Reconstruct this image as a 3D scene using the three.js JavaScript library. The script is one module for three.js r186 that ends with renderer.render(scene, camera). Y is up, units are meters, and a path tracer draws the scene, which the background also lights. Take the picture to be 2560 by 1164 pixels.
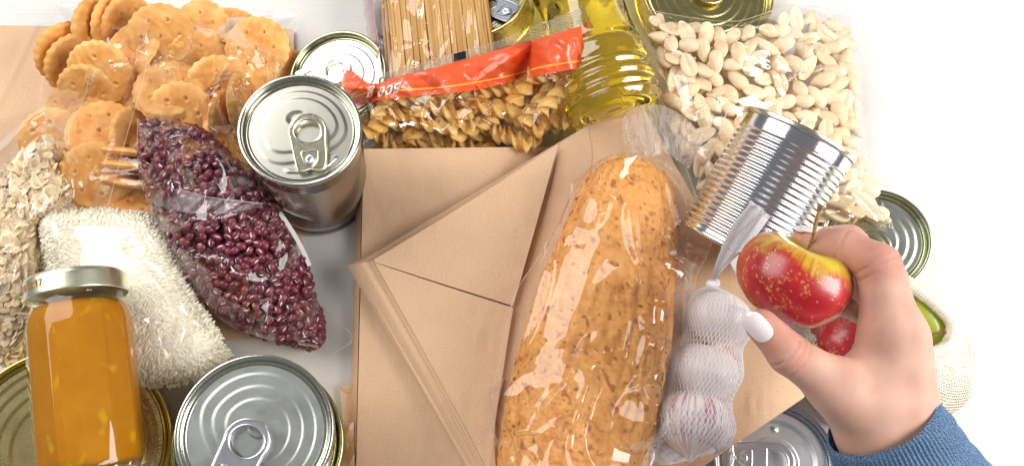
import * as THREE from 'three';
import { ImprovedNoise } from 'three/addons/math/ImprovedNoise.js';
import { mergeGeometries, mergeVertices, toCreasedNormals } from 'three/addons/utils/BufferGeometryUtils.js';
import { RoundedBoxGeometry } from 'three/addons/geometries/RoundedBoxGeometry.js';
import { FontLoader } from 'three/addons/loaders/FontLoader.js';
import { RectAreaLightUniformsLib } from 'three/addons/lights/RectAreaLightUniformsLib.js';

// ---------- camera, studio lamps, exposure ----------
const scene = new THREE.Scene();
const TILT = THREE.MathUtils.degToRad(16), CAM_H = 0.5437, FOCAL = 1950, W = 2560, H = 1164;
const camera = new THREE.PerspectiveCamera(2 * THREE.MathUtils.radToDeg(Math.atan(H / 2 / FOCAL)), W / H, 0.01, 20);
const FWD = new THREE.Vector3(0, -Math.cos(TILT), -Math.sin(TILT));
camera.position.set(0, CAM_H, 0);
camera.up.set(0, 0, -1);
camera.lookAt(FWD.clone().add(camera.position));
const renderer = new THREE.WebGLRenderer({ antialias: true });
renderer.toneMapping = THREE.LinearToneMapping;
renderer.toneMappingExposure = 1.1;
renderer.shadowMap.enabled = true;
RectAreaLightUniformsLib.init();
scene.background = new THREE.Color(0.16, 0.16, 0.165);   // the pale studio round the table

const LAMPS = [
  // name, label, centre, width, height, radiance, warm
  ['softbox_lamp', 'large square studio softbox behind the table, over the crackers', [-0.78, 0.97, -0.68], 1.25, 1.0, 3.1, [1, 0.985, 0.96]],
  ['softbox_lamp_001', 'tall narrow studio softbox beside the table, over the blue sleeve', [0.92, 0.66, 0.02], 0.56, 0.76, 9.6, [1, 0.98, 0.95]],
];
const AIM = new THREE.Vector3(0, 0.02, -0.17);
for (const [name, label, c, w, h, power, tint] of LAMPS) {
  const g = new THREE.Group(); g.name = name; g.position.set(...c); g.lookAt(AIM);   // +z of the group towards the food
  g.userData = { label, category: 'lamp', group: 'studio softboxes' };
  scene.add(g);
  const shell = new THREE.Mesh(new THREE.CylinderGeometry(Math.SQRT1_2 * 1.02, 0.25, 0.28, 4, 1, true).rotateY(Math.PI / 4).rotateX(Math.PI / 2).scale(w, h, 1).translate(0, 0, -0.142), new THREE.MeshStandardMaterial({ color: 0x111111, roughness: 0.8, side: THREE.DoubleSide }));
  shell.name = 'housing'; g.add(shell);
  const face = new THREE.Mesh(new THREE.PlaneGeometry(w, h), new THREE.MeshStandardMaterial({ color: 0xffffff, emissive: new THREE.Color(...tint), emissiveIntensity: 1.0, roughness: 1 }));
  face.name = 'lamp_diffuser'; face.position.z = 0; g.add(face);
  const l = new THREE.RectAreaLight(new THREE.Color(...tint), power, w, h);
  l.position.set(0, 0, 0.004); l.rotation.set(0, Math.PI, 0); l.name = 'softbox_glow';
  g.add(l);
}

// ---------- small tools ----------
const V = (x, y, z) => new THREE.Vector3(x, y, z);
const cT = Math.cos(TILT), sT = Math.sin(TILT);
// the point at height h above the table that lies on the line of sight of the photograph's pixel (px, py)
function P(px, py, h) {
  const a = (px - W / 2) / FOCAL, b = (H / 2 - py) / FOCAL, t = (CAM_H - h) / (cT - sT * b);
  return V(t * a, h, t * (-sT - cT * b));
}
function seeded(seed) { return () => { seed = (seed + 0x6d2b79f5) | 0; let t = Math.imul(seed ^ (seed >>> 15), 1 | seed); t = (t + Math.imul(t ^ (t >>> 7), 61 | t)) ^ t; return ((t ^ (t >>> 14)) >>> 0) / 4294967296; }; }
const perlin = new ImprovedNoise();
const noise = (x, y, z = 0) => perlin.noise(x + 71.3, y + 13.7, z + 5.1);
const fbm = (x, y, z = 0, n = 4) => { let s = 0, a = 0.5; for (let i = 0; i < n; i++) { s += a * noise(x, y, z + i * 7.7); x *= 2.03; y *= 2.03; z *= 2.03; a *= 0.5; } return s; };
const clamp = (x, a = 0, b = 1) => Math.min(b, Math.max(a, x));
const lerp = (a, b, t) => a + (b - a) * t;
const smooth = (a, b, x) => { const t = clamp((x - a) / (b - a)); return t * t * (3 - 2 * t); };
const mix3 = (a, b, t) => [lerp(a[0], b[0], t), lerp(a[1], b[1], t), lerp(a[2], b[2], t)];
const tri = (t) => Math.abs(t - Math.floor(t) - 0.5) * 2;

const used = {};
function numbered(name) { const n = used[name] = (used[name] ?? -1) + 1; return n ? `${name}_${String(n).padStart(3, '0')}` : name; }
function mesh(name, geometry, material, parent) {
  const m = new THREE.Mesh(geometry, material);
  m.name = parent ? name : numbered(name); m.castShadow = m.receiveShadow = true;
  (parent ?? scene).add(m);
  return m;
}
function tag(o, label, category, group) { Object.assign(o.userData, { label, category }); if (group) o.userData.group = group; return o; }
function thing(name, label, category, group) { const g = new THREE.Group(); g.name = numbered(name); scene.add(g); return tag(g, label, category, group); }
function structure(o) { o.userData.kind = 'structure'; return o; }
function copyOf(o, label, group) {
  const c = o.clone(); c.name = numbered(o.userData.base ?? o.name.replace(/_\d{3}$/, '')); scene.add(c);
  c.userData = { ...o.userData, label: label ?? o.userData.label }; if (group) c.userData.group = group;
  return c;
}

// ---------- textures ----------
function dataTexture(n, fn, srgb = false, channels = 3) {
  const d = new Uint8Array(n * n * 4);
  for (let y = 0; y < n; y++) for (let x = 0; x < n; x++) { const v = fn(x / n, y / n), i = (y * n + x) * 4; for (let c = 0; c < 3; c++) d[i + c] = clamp(Array.isArray(v) ? v[c] : v) * 255; d[i + 3] = 255; }
  const t = new THREE.DataTexture(d, n, n); t.magFilter = THREE.LinearFilter; t.minFilter = THREE.LinearMipmapLinearFilter; t.wrapS = t.wrapT = THREE.RepeatWrapping; t.generateMipmaps = true;
  if (srgb) t.colorSpace = THREE.SRGBColorSpace;
  t.needsUpdate = true; return t;
}
// tileable noise: blend of four shifted copies
function tile(f, x, y) { const a = smooth(0, 1, x), b = smooth(0, 1, y); return lerp(lerp(f(x, y), f(x - 1, y), a), lerp(f(x, y - 1), f(x - 1, y - 1), a), b); }
const rep = (t, sx, sy = sx) => { const c = t.clone(); c.repeat.set(sx, sy); c.needsUpdate = true; return c; };
const std = (o) => new THREE.MeshStandardMaterial(o);
const phys = (o) => new THREE.MeshPhysicalMaterial(o);
const rgb = (r, g, b) => new THREE.Color().setRGB(r, g, b);

// ---------- surfaces ----------
function gridGeometry(nu, nv, fn, uvScale = 1) {   // fn(u, v) -> Vector3; uv in metres, seen from above
  const pos = new Float32Array((nu + 1) * (nv + 1) * 3), uv = new Float32Array((nu + 1) * (nv + 1) * 2), idx = [];
  for (let j = 0, k = 0; j <= nv; j++) for (let i = 0; i <= nu; i++, k++) { const p = fn(i / nu, j / nv); p.toArray(pos, k * 3); uv[k * 2] = p.x * uvScale; uv[k * 2 + 1] = -p.z * uvScale; }
  for (let j = 0; j < nv; j++) for (let i = 0; i < nu; i++) { const a = j * (nu + 1) + i, b = a + 1, c = a + nu + 1, d = c + 1; idx.push(a, c, b, b, c, d); }
  const g = new THREE.BufferGeometry();
  g.setAttribute('position', new THREE.BufferAttribute(pos, 3)); g.setAttribute('uv', new THREE.BufferAttribute(uv, 2)); g.setIndex(idx); g.computeVertexNormals();
  return g;
}
function curve2(pts) {   // smooth path through pixel points -> f(t)
  if (pts.length === 2) return (t) => [lerp(pts[0][0], pts[1][0], t), lerp(pts[0][1], pts[1][1], t)];
  const c = new THREE.CatmullRomCurve3(pts.map((p) => V(p[0], p[1], 0)), false, 'centripetal'), v = V(0, 0, 0);
  const N = 120, table = []; for (let i = 0; i <= N; i++) { const q = c.getPoint(i / N); table.push([q.x, q.y]); }
  const len = [0]; for (let i = 1; i <= N; i++) len.push(len[i - 1] + Math.hypot(table[i][0] - table[i - 1][0], table[i][1] - table[i - 1][1]));
  return (t) => { const s = clamp(t) * len[N]; let i = 1; while (i < N && len[i] < s) i++; const f = (s - len[i - 1]) / (len[i] - len[i - 1] || 1); return [lerp(table[i - 1][0], table[i][0], f), lerp(table[i - 1][1], table[i][1], f)]; };
}
function coons(top, right, bottom, left) {   // top TL>TR, right TR>BR, bottom BL>BR, left TL>BL
  const T = curve2(top), R = curve2(right), B = curve2(bottom), L = curve2(left), [tl, tr, bl, br] = [T(0), T(1), B(0), B(1)];
  return (u, v) => { const t = T(u), b = B(u), l = L(v), r = R(v); return [0, 1].map((k) => (1 - v) * t[k] + v * b[k] + (1 - u) * l[k] + u * r[k] - ((1 - u) * (1 - v) * tl[k] + u * (1 - v) * tr[k] + (1 - u) * v * bl[k] + u * v * br[k])); };
}
const quad = (tl, tr, br, bl) => coons([tl, tr], [tr, br], [bl, br], [tl, bl]);
// a sheet with real thickness: top face, underside and edges
function sheetGeometry(patch, hfn, thick, nu, nv) {
  const top = gridGeometry(nu, nv, (u, v) => { const [x, y] = patch(u, v); return P(x, y, hfn(x, y, u, v)); });
  const under = top.clone(); { const p = under.attributes.position; for (let i = 0; i < p.count; i++) p.setY(i, p.getY(i) - thick); const ix = under.index.array; for (let i = 0; i < ix.length; i += 3) { const t = ix[i]; ix[i] = ix[i + 1]; ix[i + 1] = t; } under.computeVertexNormals(); }
  const ring = []; for (let i = 0; i <= nu; i++) ring.push(i); for (let j = 1; j <= nv; j++) ring.push(j * (nu + 1) + nu); for (let i = nu - 1; i >= 0; i--) ring.push(nv * (nu + 1) + i); for (let j = nv - 1; j >= 0; j--) ring.push(j * (nu + 1));
  const p = top.attributes.position, sp = [], su = [], si = [];
  ring.forEach((k, n) => { sp.push(p.getX(k), p.getY(k), p.getZ(k), p.getX(k), p.getY(k) - thick, p.getZ(k)); su.push(n * 0.002, 0, n * 0.002, thick); if (n) { const a = (n - 1) * 2; si.push(a, a + 2, a + 1, a + 1, a + 2, a + 3); } });
  const side = new THREE.BufferGeometry(); side.setAttribute('position', new THREE.Float32BufferAttribute(sp, 3)); side.setAttribute('uv', new THREE.Float32BufferAttribute(su, 2)); side.setIndex(si); side.computeVertexNormals();
  return mergeGeometries([top, under, side]);
}
function colour(geometry, fn) {   // vertex colours from (x, y, z, i), linear
  const p = geometry.attributes.position, c = new Float32Array(p.count * 3);
  for (let i = 0; i < p.count; i++) { const k = fn(p.getX(i), p.getY(i), p.getZ(i), i); c[i * 3] = k[0]; c[i * 3 + 1] = k[1]; c[i * 3 + 2] = k[2]; }
  geometry.setAttribute('color', new THREE.BufferAttribute(c, 3)); return geometry;
}
function tube(points, radius, sides = 6, seg = 0, closed = false) {
  const pts = points.map((p) => p.isVector3 ? p : V(...p));
  return new THREE.TubeGeometry(new THREE.CatmullRomCurve3(pts, closed, 'centripetal'), seg || pts.length * 4, radius, sides, closed);
}
// strands: many thin 3-sided tubes along polylines, merged into one geometry
function strands(lines, radius, sides = 3) {
  const pos = [], nor = [], idx = []; const t = V(0, 0, 0), up = V(0, 1, 0), a = V(0, 0, 0), b = V(0, 0, 0);
  for (const line of lines) {
    const base = pos.length / 3, n = line.length;
    for (let i = 0; i < n; i++) {
      t.subVectors(line[Math.min(n - 1, i + 1)], line[Math.max(0, i - 1)]).normalize(); a.crossVectors(t, up); if (a.lengthSq() < 1e-6) a.set(1, 0, 0); a.normalize(); b.crossVectors(a, t);
      const r = line[i].r ?? radius;
      for (let s = 0; s < sides; s++) { const k = s / sides * 2 * Math.PI, x = Math.cos(k), y = Math.sin(k); const nx = a.x * x + b.x * y, ny = a.y * x + b.y * y, nz = a.z * x + b.z * y; pos.push(line[i].x + nx * r, line[i].y + ny * r, line[i].z + nz * r); nor.push(nx, ny, nz); }
      if (i) for (let s = 0; s < sides; s++) { const p = base + (i - 1) * sides + s, q = base + (i - 1) * sides + (s + 1) % sides; idx.push(p, p + sides, q, q, p + sides, q + sides); }
    }
  }
  const g = new THREE.BufferGeometry(); g.setAttribute('position', new THREE.Float32BufferAttribute(pos, 3)); g.setAttribute('normal', new THREE.Float32BufferAttribute(nor, 3)); g.setAttribute('uv', new THREE.Float32BufferAttribute(new Float32Array(pos.length / 3 * 2), 2)); g.setIndex(idx); return g;
}
// one continuous surface from a distance field (surface nets)
function netSurface(sdf, lo, hi, cell) {
  const n = [0, 1, 2].map((k) => Math.ceil((hi[k] - lo[k]) / cell) + 1), [nx, ny, nz] = n, f = new Float32Array(nx * ny * nz), id = new Int32Array(nx * ny * nz).fill(-1);
  const at = (x, y, z) => (z * ny + y) * nx + x;
  for (let z = 0; z < nz; z++) for (let y = 0; y < ny; y++) for (let x = 0; x < nx; x++) f[at(x, y, z)] = sdf(lo[0] + x * cell, lo[1] + y * cell, lo[2] + z * cell);
  const pos = [], idx = [];
  for (let z = 0; z < nz - 1; z++) for (let y = 0; y < ny - 1; y++) for (let x = 0; x < nx - 1; x++) {
    let c = 0, sx = 0, sy = 0, sz = 0, first = f[at(x, y, z)] < 0, cross = false;
    for (let k = 1; k < 8; k++) if ((f[at(x + (k & 1), y + (k >> 1 & 1), z + (k >> 2))] < 0) !== first) { cross = true; break; }
    if (!cross) continue;
    for (let k = 0; k < 8; k++) for (const e of [1, 2, 4]) { if (k & e) continue; const m = k | e, a = f[at(x + (k & 1), y + (k >> 1 & 1), z + (k >> 2))], b = f[at(x + (m & 1), y + (m >> 1 & 1), z + (m >> 2))]; if ((a < 0) === (b < 0)) continue; const t = a / (a - b); sx += (k & 1) + (e === 1 ? t : 0); sy += (k >> 1 & 1) + (e === 2 ? t : 0); sz += (k >> 2) + (e === 4 ? t : 0); c++; }
    id[at(x, y, z)] = pos.length / 3; pos.push(lo[0] + (x + sx / c) * cell, lo[1] + (y + sy / c) * cell, lo[2] + (z + sz / c) * cell);
  }
  const face = (a, b, c, d, flip) => { if (a < 0 || b < 0 || c < 0 || d < 0) return; flip ? idx.push(a, c, b, a, d, c) : idx.push(a, b, c, a, c, d); };
  for (let z = 1; z < nz - 1; z++) for (let y = 1; y < ny - 1; y++) for (let x = 1; x < nx - 1; x++) {
    const s = f[at(x, y, z)] < 0;
    if (s !== f[at(x + 1, y, z)] < 0) face(id[at(x, y - 1, z - 1)], id[at(x, y, z - 1)], id[at(x, y, z)], id[at(x, y - 1, z)], !s);
    if (s !== f[at(x, y + 1, z)] < 0) face(id[at(x - 1, y, z - 1)], id[at(x - 1, y, z)], id[at(x, y, z)], id[at(x, y, z - 1)], !s);
    if (s !== f[at(x, y, z + 1)] < 0) face(id[at(x - 1, y - 1, z)], id[at(x, y - 1, z)], id[at(x, y, z)], id[at(x - 1, y, z)], !s);
  }
  const nor = new Float32Array(pos.length), e = cell * 0.5;
  for (let i = 0; i < pos.length; i += 3) { const [x, y, z] = [pos[i], pos[i + 1], pos[i + 2]]; let a = sdf(x + e, y, z) - sdf(x - e, y, z), b = sdf(x, y + e, z) - sdf(x, y - e, z), c = sdf(x, y, z + e) - sdf(x, y, z - e); const l = Math.hypot(a, b, c) || 1; nor[i] = a / l; nor[i + 1] = b / l; nor[i + 2] = c / l; }
  const g = new THREE.BufferGeometry(); g.setAttribute('position', new THREE.Float32BufferAttribute(pos, 3)); g.setAttribute('normal', new THREE.BufferAttribute(nor, 3)); g.setIndex(idx);
  const uv = new Float32Array(pos.length / 3 * 2); for (let i = 0; i < uv.length / 2; i++) { uv[i * 2] = pos[i * 3]; uv[i * 2 + 1] = -pos[i * 3 + 2]; } g.setAttribute('uv', new THREE.BufferAttribute(uv, 2));
  return g;
}
const smin = (a, b, k) => { const h = Math.max(k - Math.abs(a - b), 0) / k; return Math.min(a, b) - h * h * k * 0.25; };
function capsule(x, y, z, a, b, ra, rb) {   // distance to a tapered capsule
  const bx = b.x - a.x, by = b.y - a.y, bz = b.z - a.z, px = x - a.x, py = y - a.y, pz = z - a.z, t = clamp((px * bx + py * by + pz * bz) / (bx * bx + by * by + bz * bz));
  return Math.hypot(px - bx * t, py - by * t, pz - bz * t) - lerp(ra, rb, t);
}
function instanced(name, geometry, material, list, label, category, parent) {   // list of Matrix4 -> stuff
  const m = new THREE.InstancedMesh(geometry, material, list.length); list.forEach((x, i) => m.setMatrixAt(i, x)); m.castShadow = m.receiveShadow = true;
  m.name = parent ? name : numbered(name); m.userData.kind = 'stuff'; if (label) { m.userData.label = label; m.userData.category = category; }
  (parent ?? scene).add(m); return m;
}
const place = (pos, quat, s = 1) => new THREE.Matrix4().compose(pos, quat, V(s, s, s));
// pieces scattered over a patch of pixels: jittered darts that keep a distance
function darts(rand, patch, gap, tries, u0 = 0.03, u1 = 0.97, v0 = 0.03, v1 = 0.97) {
  const out = []; for (let i = 0; i < tries; i++) { const u = lerp(u0, u1, rand()), v = lerp(v0, v1, rand()), [x, y] = patch(u, v); if (out.every((o) => Math.hypot(o.x - x, o.y - y) > gap)) out.push({ x, y, u, v }); } return out;
}
// ---------- the white painted table ----------
const woodFn = (x, y) => { const w = noise(x * 4, y * 60) * 0.5 + noise(x * 14, y * 240) * 0.35, c = Math.pow(clamp(1 - Math.abs(noise(x * 3 + 9, y * 42)) * 9), 3); return 0.62 + 0.2 * w - 0.45 * c * smooth(-0.1, 0.35, noise(x * 3, y * 7 + 3)); };
const woodBump = dataTexture(1024, (x, y) => tile(woodFn, x, y));
const woodTone = dataTexture(1024, (x, y) => { const b = tile(woodFn, x, y), k = 0.85 + 0.07 * (b - 0.55) + 0.02 * tile((a, c) => noise(a * 5, c * 5), x, y) - (noise(x * 90 + 400, y * 90) > 0.72 ? 0.05 : 0); return [k, k * 0.99, k * 0.975]; }, true);
const table = structure(mesh('table', new RoundedBoxGeometry(1.5, 0.03, 1.1, 3, 0.004).translate(0.1, -0.015, -0.12), std({ color: 0xffffff, map: rep(woodTone, 2.2), bumpMap: rep(woodBump, 2.2), bumpScale: 0.0006, roughness: 0.5 })));
{ const p = table.geometry.attributes.position, uv = table.geometry.attributes.uv; for (let i = 0; i < p.count; i++) uv.setXY(i, p.getX(i), -p.getZ(i) + p.getY(i)); }

// ---------- kraft paper ----------
const fibreFn = (x, y) => { const s = noise(x * 90, y * 90) * 0.5 + noise(x * 200, y * 200) * 0.5 + fbm(x * 6, y * 6, 2, 3) * 0.5; return 0.5 + s * 0.4; };
const fibre = dataTexture(1024, (x, y) => tile(fibreFn, x, y));
const kraftTone = dataTexture(1024, (x, y) => { const f = tile(fibreFn, x, y); let k = 0.965 + 0.22 * (f - 0.5); const fl = noise(x * 160 + 33, y * 110 + 5); if (fl > 0.56) k *= 0.84; if (noise(x * 120, y * 190 + 50) > 0.66) k *= 1.07; return [0.9 * k, 0.75 * k, 0.61 * k]; }, true);
const kraft = std({ color: rgb(1, 1, 1), map: rep(kraftTone, 8), bumpMap: rep(fibre, 8), bumpScale: 0.00022, roughness: 0.88, side: THREE.DoubleSide });
const creaseLine = (x, y, x0, y0, x1, y1, w) => { const dx = x1 - x0, dy = y1 - y0, l = Math.hypot(dx, dy), d = ((x - x0) * dy - (y - y0) * dx) / l; return Math.exp(-d * d / (w * w)); };

{ // flat sheet below the left-hand food
  const g = sheetGeometry(quad([-90, 62], [733, 72], [765, 838], [-90, 892]), (x, y) => 0.0022 + 0.0016 * (0.5 + fbm(x / 260, y / 260, 3, 3)) + 0.0009 * creaseLine(x, y, 0, 250, 90, 60, 9) + 0.0008 * creaseLine(x, y, 0, 300, 105, 270, 14), 0.0004, 120, 100);
  tag(mesh('paper_bag', g, kraft), 'flat sheet of brown kraft paper lying under the crackers and beans', 'paper bag');
}
{ // upright rectangle under the can and the fusilli
  const o = thing('paper_bag', 'folded brown paper bag lying straight, its top edge against the fusilli', 'paper bag');
  const over = (x, y) => 0.0165 * smooth(600, 385, y) * smooth(1390, 1180, x);   // the top end rests on the pasta
  const wave = (x, y) => 0.0013 * fbm(x / 90, y / 130, 1, 3) + 0.0009 * noise(x / 60, y / 300, 4) * smooth(950, 890, x) ;
  mesh('front_panel', sheetGeometry(quad([909, 372], [1400, 366], [1420, 1330], [886, 1330]), (x, y) => 0.0145 + wave(x, y) + over(x, y), 0.0006, 110, 180), kraft, o);
  mesh('gusset', sheetGeometry(coons([[894, 380], [907.5, 374]], [[907.5, 374], [896.5, 800], [884.5, 1330]], [[864, 1330], [884.5, 1330]], [[894, 380], [886, 620], [879, 860], [864, 1330]]), (x, y, u, v) => 0.003 + 0.0105 * Math.pow(u, 0.8) + u * over(x, y) + 0.0012 * noise(v * 9, u), 0.0006, 14, 90), kraft, o);
  mesh('back_panel', sheetGeometry(quad([897, 378], [1400, 370], [1420, 1330], [868, 1330]), () => 0.0022, 0.0006, 20, 30), kraft, o);
}
{ // slanted bag with the folded flat bottom, lying across the first one
  const o = thing('paper_bag', 'slanted brown paper bag with folded flat bottom, lying under the bread', 'paper bag');
  const lift = (x, y) => 0.012 * smooth(1730, 2010, x + 0.25 * (y - 990)), B = 0.0365, soft = (x, y) => 0.0011 * fbm(x / 120, y / 120, 8, 3) + 0.0003 * noise(x / 16, y / 50, 3) * smooth(0, 0.4, noise(x / 130, y / 130, 6));
  // body
  mesh('bag_body', sheetGeometry(quad([952, 640], [1590, 236], [2013, 990], [1390, 1420]), (x, y) => B - 0.003 + soft(x, y) + lift(x, y), 0.0018, 110, 110), kraft, o);
  // underside layers seen as stacked edges
  for (const [k, dx] of [[0, 0], [1, 4], [2, -5]]) mesh('paper_layer', sheetGeometry(quad([884 + dx, 664 - k * 2], [1592 + dx * 0.4, 238 + k * 3], [2011 - k * 3, 994 + k * 2], [1330, 1455]), (x, y) => B - 0.0085 - k * (0.0052 - 0.0035 * smooth(1700, 1950, x)) + soft(x + k * 300, y) + lift(x, y), 0.0009, 60, 60), kraft, o);
  // side gusset, a rounded fold down to the left
  mesh('gusset', sheetGeometry(coons([[866, 663], [936, 651]], [[936, 651], [1075, 905], [1232, 1200], [1300, 1330]], [[1245, 1330], [1300, 1330]], [[866, 663], [985, 860], [1170, 1172], [1245, 1330]]), (x, y, u, v) => B - 0.0135 + 0.0125 * Math.pow(Math.sin(u * Math.PI / 2), 0.8) - 0.0022 * Math.exp(-((u - 0.72) ** 2) / 0.01) + soft(x, y), 0.0007, 30, 110), kraft, o);
  // upper triangle of the folded base
  mesh('folded_flap', sheetGeometry(coons([[934, 649], [1160, 512], [1396, 359]], [[1396, 359], [1352, 520], [1283, 764]], [[938, 655], [1110, 712], [1281, 767]], [[934, 649], [938, 655]]), (x, y, u, v) => B + 0.0012 + 0.0022 * u * (1 - 0.4 * v) + soft(x, y), 0.0007, 80, 60), kraft, o);
  // lower flap
  mesh('folded_flap', sheetGeometry(coons([[937, 656.5], [1110, 714], [1283, 769]], [[1283, 769], [1262, 900], [1236, 1130], [1300, 1400]], [[1295, 1330], [1310, 1400]], [[937, 656.5], [1075, 905], [1232, 1200], [1295, 1330]]), (x, y, u, v) => B + 0.0006 + 0.0016 * u + soft(x, y), 0.0007, 70, 100), kraft, o);
  // small gusset triangle beside the peak
  mesh('folded_flap', sheetGeometry(coons([[1402, 357], [1470, 312]], [[1470, 312], [1480, 400], [1440, 560]], [[1345, 600], [1440, 560]], [[1402, 357], [1382, 450], [1345, 600]]), (x, y, u, v) => B - 0.0022 + 0.0012 * (1 - u) * (1 - v) - 0.001 * v + soft(x, y), 0.0005, 40, 60), kraft, o);
  // thin handle seam near the lower corner
  mesh('fold', tube([P(1822, 1104, B + 0.0005), P(1826, 1117, B + 0.001), P(1822, 1128, B + 0.0002)], 0.0011, 6), kraft, o);
}
{ // crumpled corner sticking out beside the can
  const o = thing('paper_bag', 'crumpled end of a brown paper bag beside the bottom can', 'paper bag');
  mesh('paper_fold', sheetGeometry(quad([849, 968], [882, 962], [884, 1080], [860, 1084]), (x, y, u, v) => 0.0052 + 0.001 * v, 0.0005, 14, 24), kraft, o);
  mesh('paper_fold', sheetGeometry(quad([850, 966.5], [880, 960], [881, 988], [862, 980]), (x, y, u, v) => 0.0078 - 0.002 * v, 0.0004, 10, 10), kraft, o);
  mesh('crumpled_paper', sheetGeometry(coons([[854, 1070], [883, 1054]], [[883, 1054], [886, 1180], [884, 1300]], [[826, 1300], [884, 1300]], [[854, 1070], [866, 1120], [846, 1190], [826, 1300]]), (x, y, u, v) => 0.008 + 0.006 * tri(x / 42 + y / 95) * tri(y / 66 - x / 140) + 0.004 * u, 0.0005, 40, 90), kraft, o);
}
// ---------- cans ----------
const brushFn = (x, y) => 0.5 + 0.5 * noise(x * 7, y * 160) + 0.25 * noise(x * 40, y * 40);
const grainFn = (x, y) => 0.5 + 0.45 * noise(x * 190, y * 190) + 0.35 * noise(x * 90, y * 90, 3);
const metalGrain = dataTexture(512, (x, y) => tile(grainFn, x, y));
const metalRough = dataTexture(512, (x, y) => clamp(0.78 + 0.25 * (tile(brushFn, x, y) - 0.5) + 0.22 * tile((a, b) => fbm(a * 5, b * 5, 4, 3), x, y)));
const metal = (r, g, b, rough = 0.34, bump = 0.00002) => std({ color: rgb(r, g, b), metalness: 1, roughness: rough, roughnessMap: rep(metalRough, 18), bumpMap: rep(metalGrain, 28), bumpScale: bump });
const M_TIN = metal(0.54, 0.525, 0.455, 0.42), M_TIN_SIDE = metal(0.8, 0.8, 0.8, 0.2, 0.00001), M_SEAM = metal(0.62, 0.61, 0.52, 0.24), M_GREY = metal(0.5, 0.52, 0.5, 0.52, 0.00004), M_GOLD = metal(0.8, 0.66, 0.3, 0.36), M_OLIVE = metal(0.55, 0.53, 0.33, 0.36), M_SAGE = metal(0.56, 0.59, 0.52, 0.4), M_ALU = metal(0.82, 0.83, 0.85, 0.5), M_TAB = metal(0.82, 0.79, 0.62, 0.28), M_TABSILVER = metal(0.86, 0.86, 0.9, 0.4);

const ring = (r, w = 0.002, h = 0.00045) => ({ d: (x, z) => Math.hypot(x, z) - r, w, h });
const dee = (r, nx, nz, k, w = 0.002, h = 0.00045) => { const l = Math.hypot(nx, nz); return { d: (x, z) => -smin(-(Math.hypot(x, z) - r), -((x * nx + z * nz) / l - k), 0.012), w, h }; };
const segment = (x0, z0, x1, z1, w = 0.0011, h = 0.0006) => ({ d: (x, z) => { const bx = x1 - x0, bz = z1 - z0, t = clamp(((x - x0) * bx + (z - z0) * bz) / (bx * bx + bz * bz)); return Math.hypot(x - x0 - bx * t, z - z0 - bz * t) - w; }, w: w * 0.9, h });
function panelGeometry(R, beads, nr = 110, na = 168) {   // the stamped lid, in the lid's own plane
  const pos = [0, 0, 0], uv = [0, 0], idx = [];
  const height = (x, z) => { let y = 0; for (const b of beads) y += b.h * (1 - smooth(-b.w / 2, b.w / 2, b.d(x, z))); return y; };
  pos[1] = height(0, 0);
  for (let i = 1; i <= nr; i++) for (let j = 0; j < na; j++) { const r = R * i / nr, a = j / na * 2 * Math.PI, x = r * Math.cos(a), z = r * Math.sin(a); pos.push(x, height(x, z), z); uv.push(x, z); }
  for (let j = 0; j < na; j++) idx.push(0, 1 + (j + 1) % na, 1 + j);
  for (let i = 1; i < nr; i++) for (let j = 0; j < na; j++) { const a = 1 + (i - 1) * na + j, b = 1 + (i - 1) * na + (j + 1) % na, c = a + na, d = b + na; idx.push(a, b, c, b, d, c); }
  const g = new THREE.BufferGeometry(); g.setAttribute('position', new THREE.Float32BufferAttribute(pos, 3)); g.setAttribute('uv', new THREE.Float32BufferAttribute(uv, 2)); g.setIndex(idx); g.computeVertexNormals(); return g;
}
function lathe(points, seg = 96) { const g = new THREE.LatheGeometry(points.map(([x, y]) => new THREE.Vector2(x, y)), seg); const p = g.attributes.position, uv = g.attributes.uv, R = Math.max(...points.map((q) => q[0])); for (let i = 0; i < p.count; i++) uv.setXY(i, uv.getX(i) * 2 * Math.PI * R, p.getY(i)); return g; }
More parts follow.
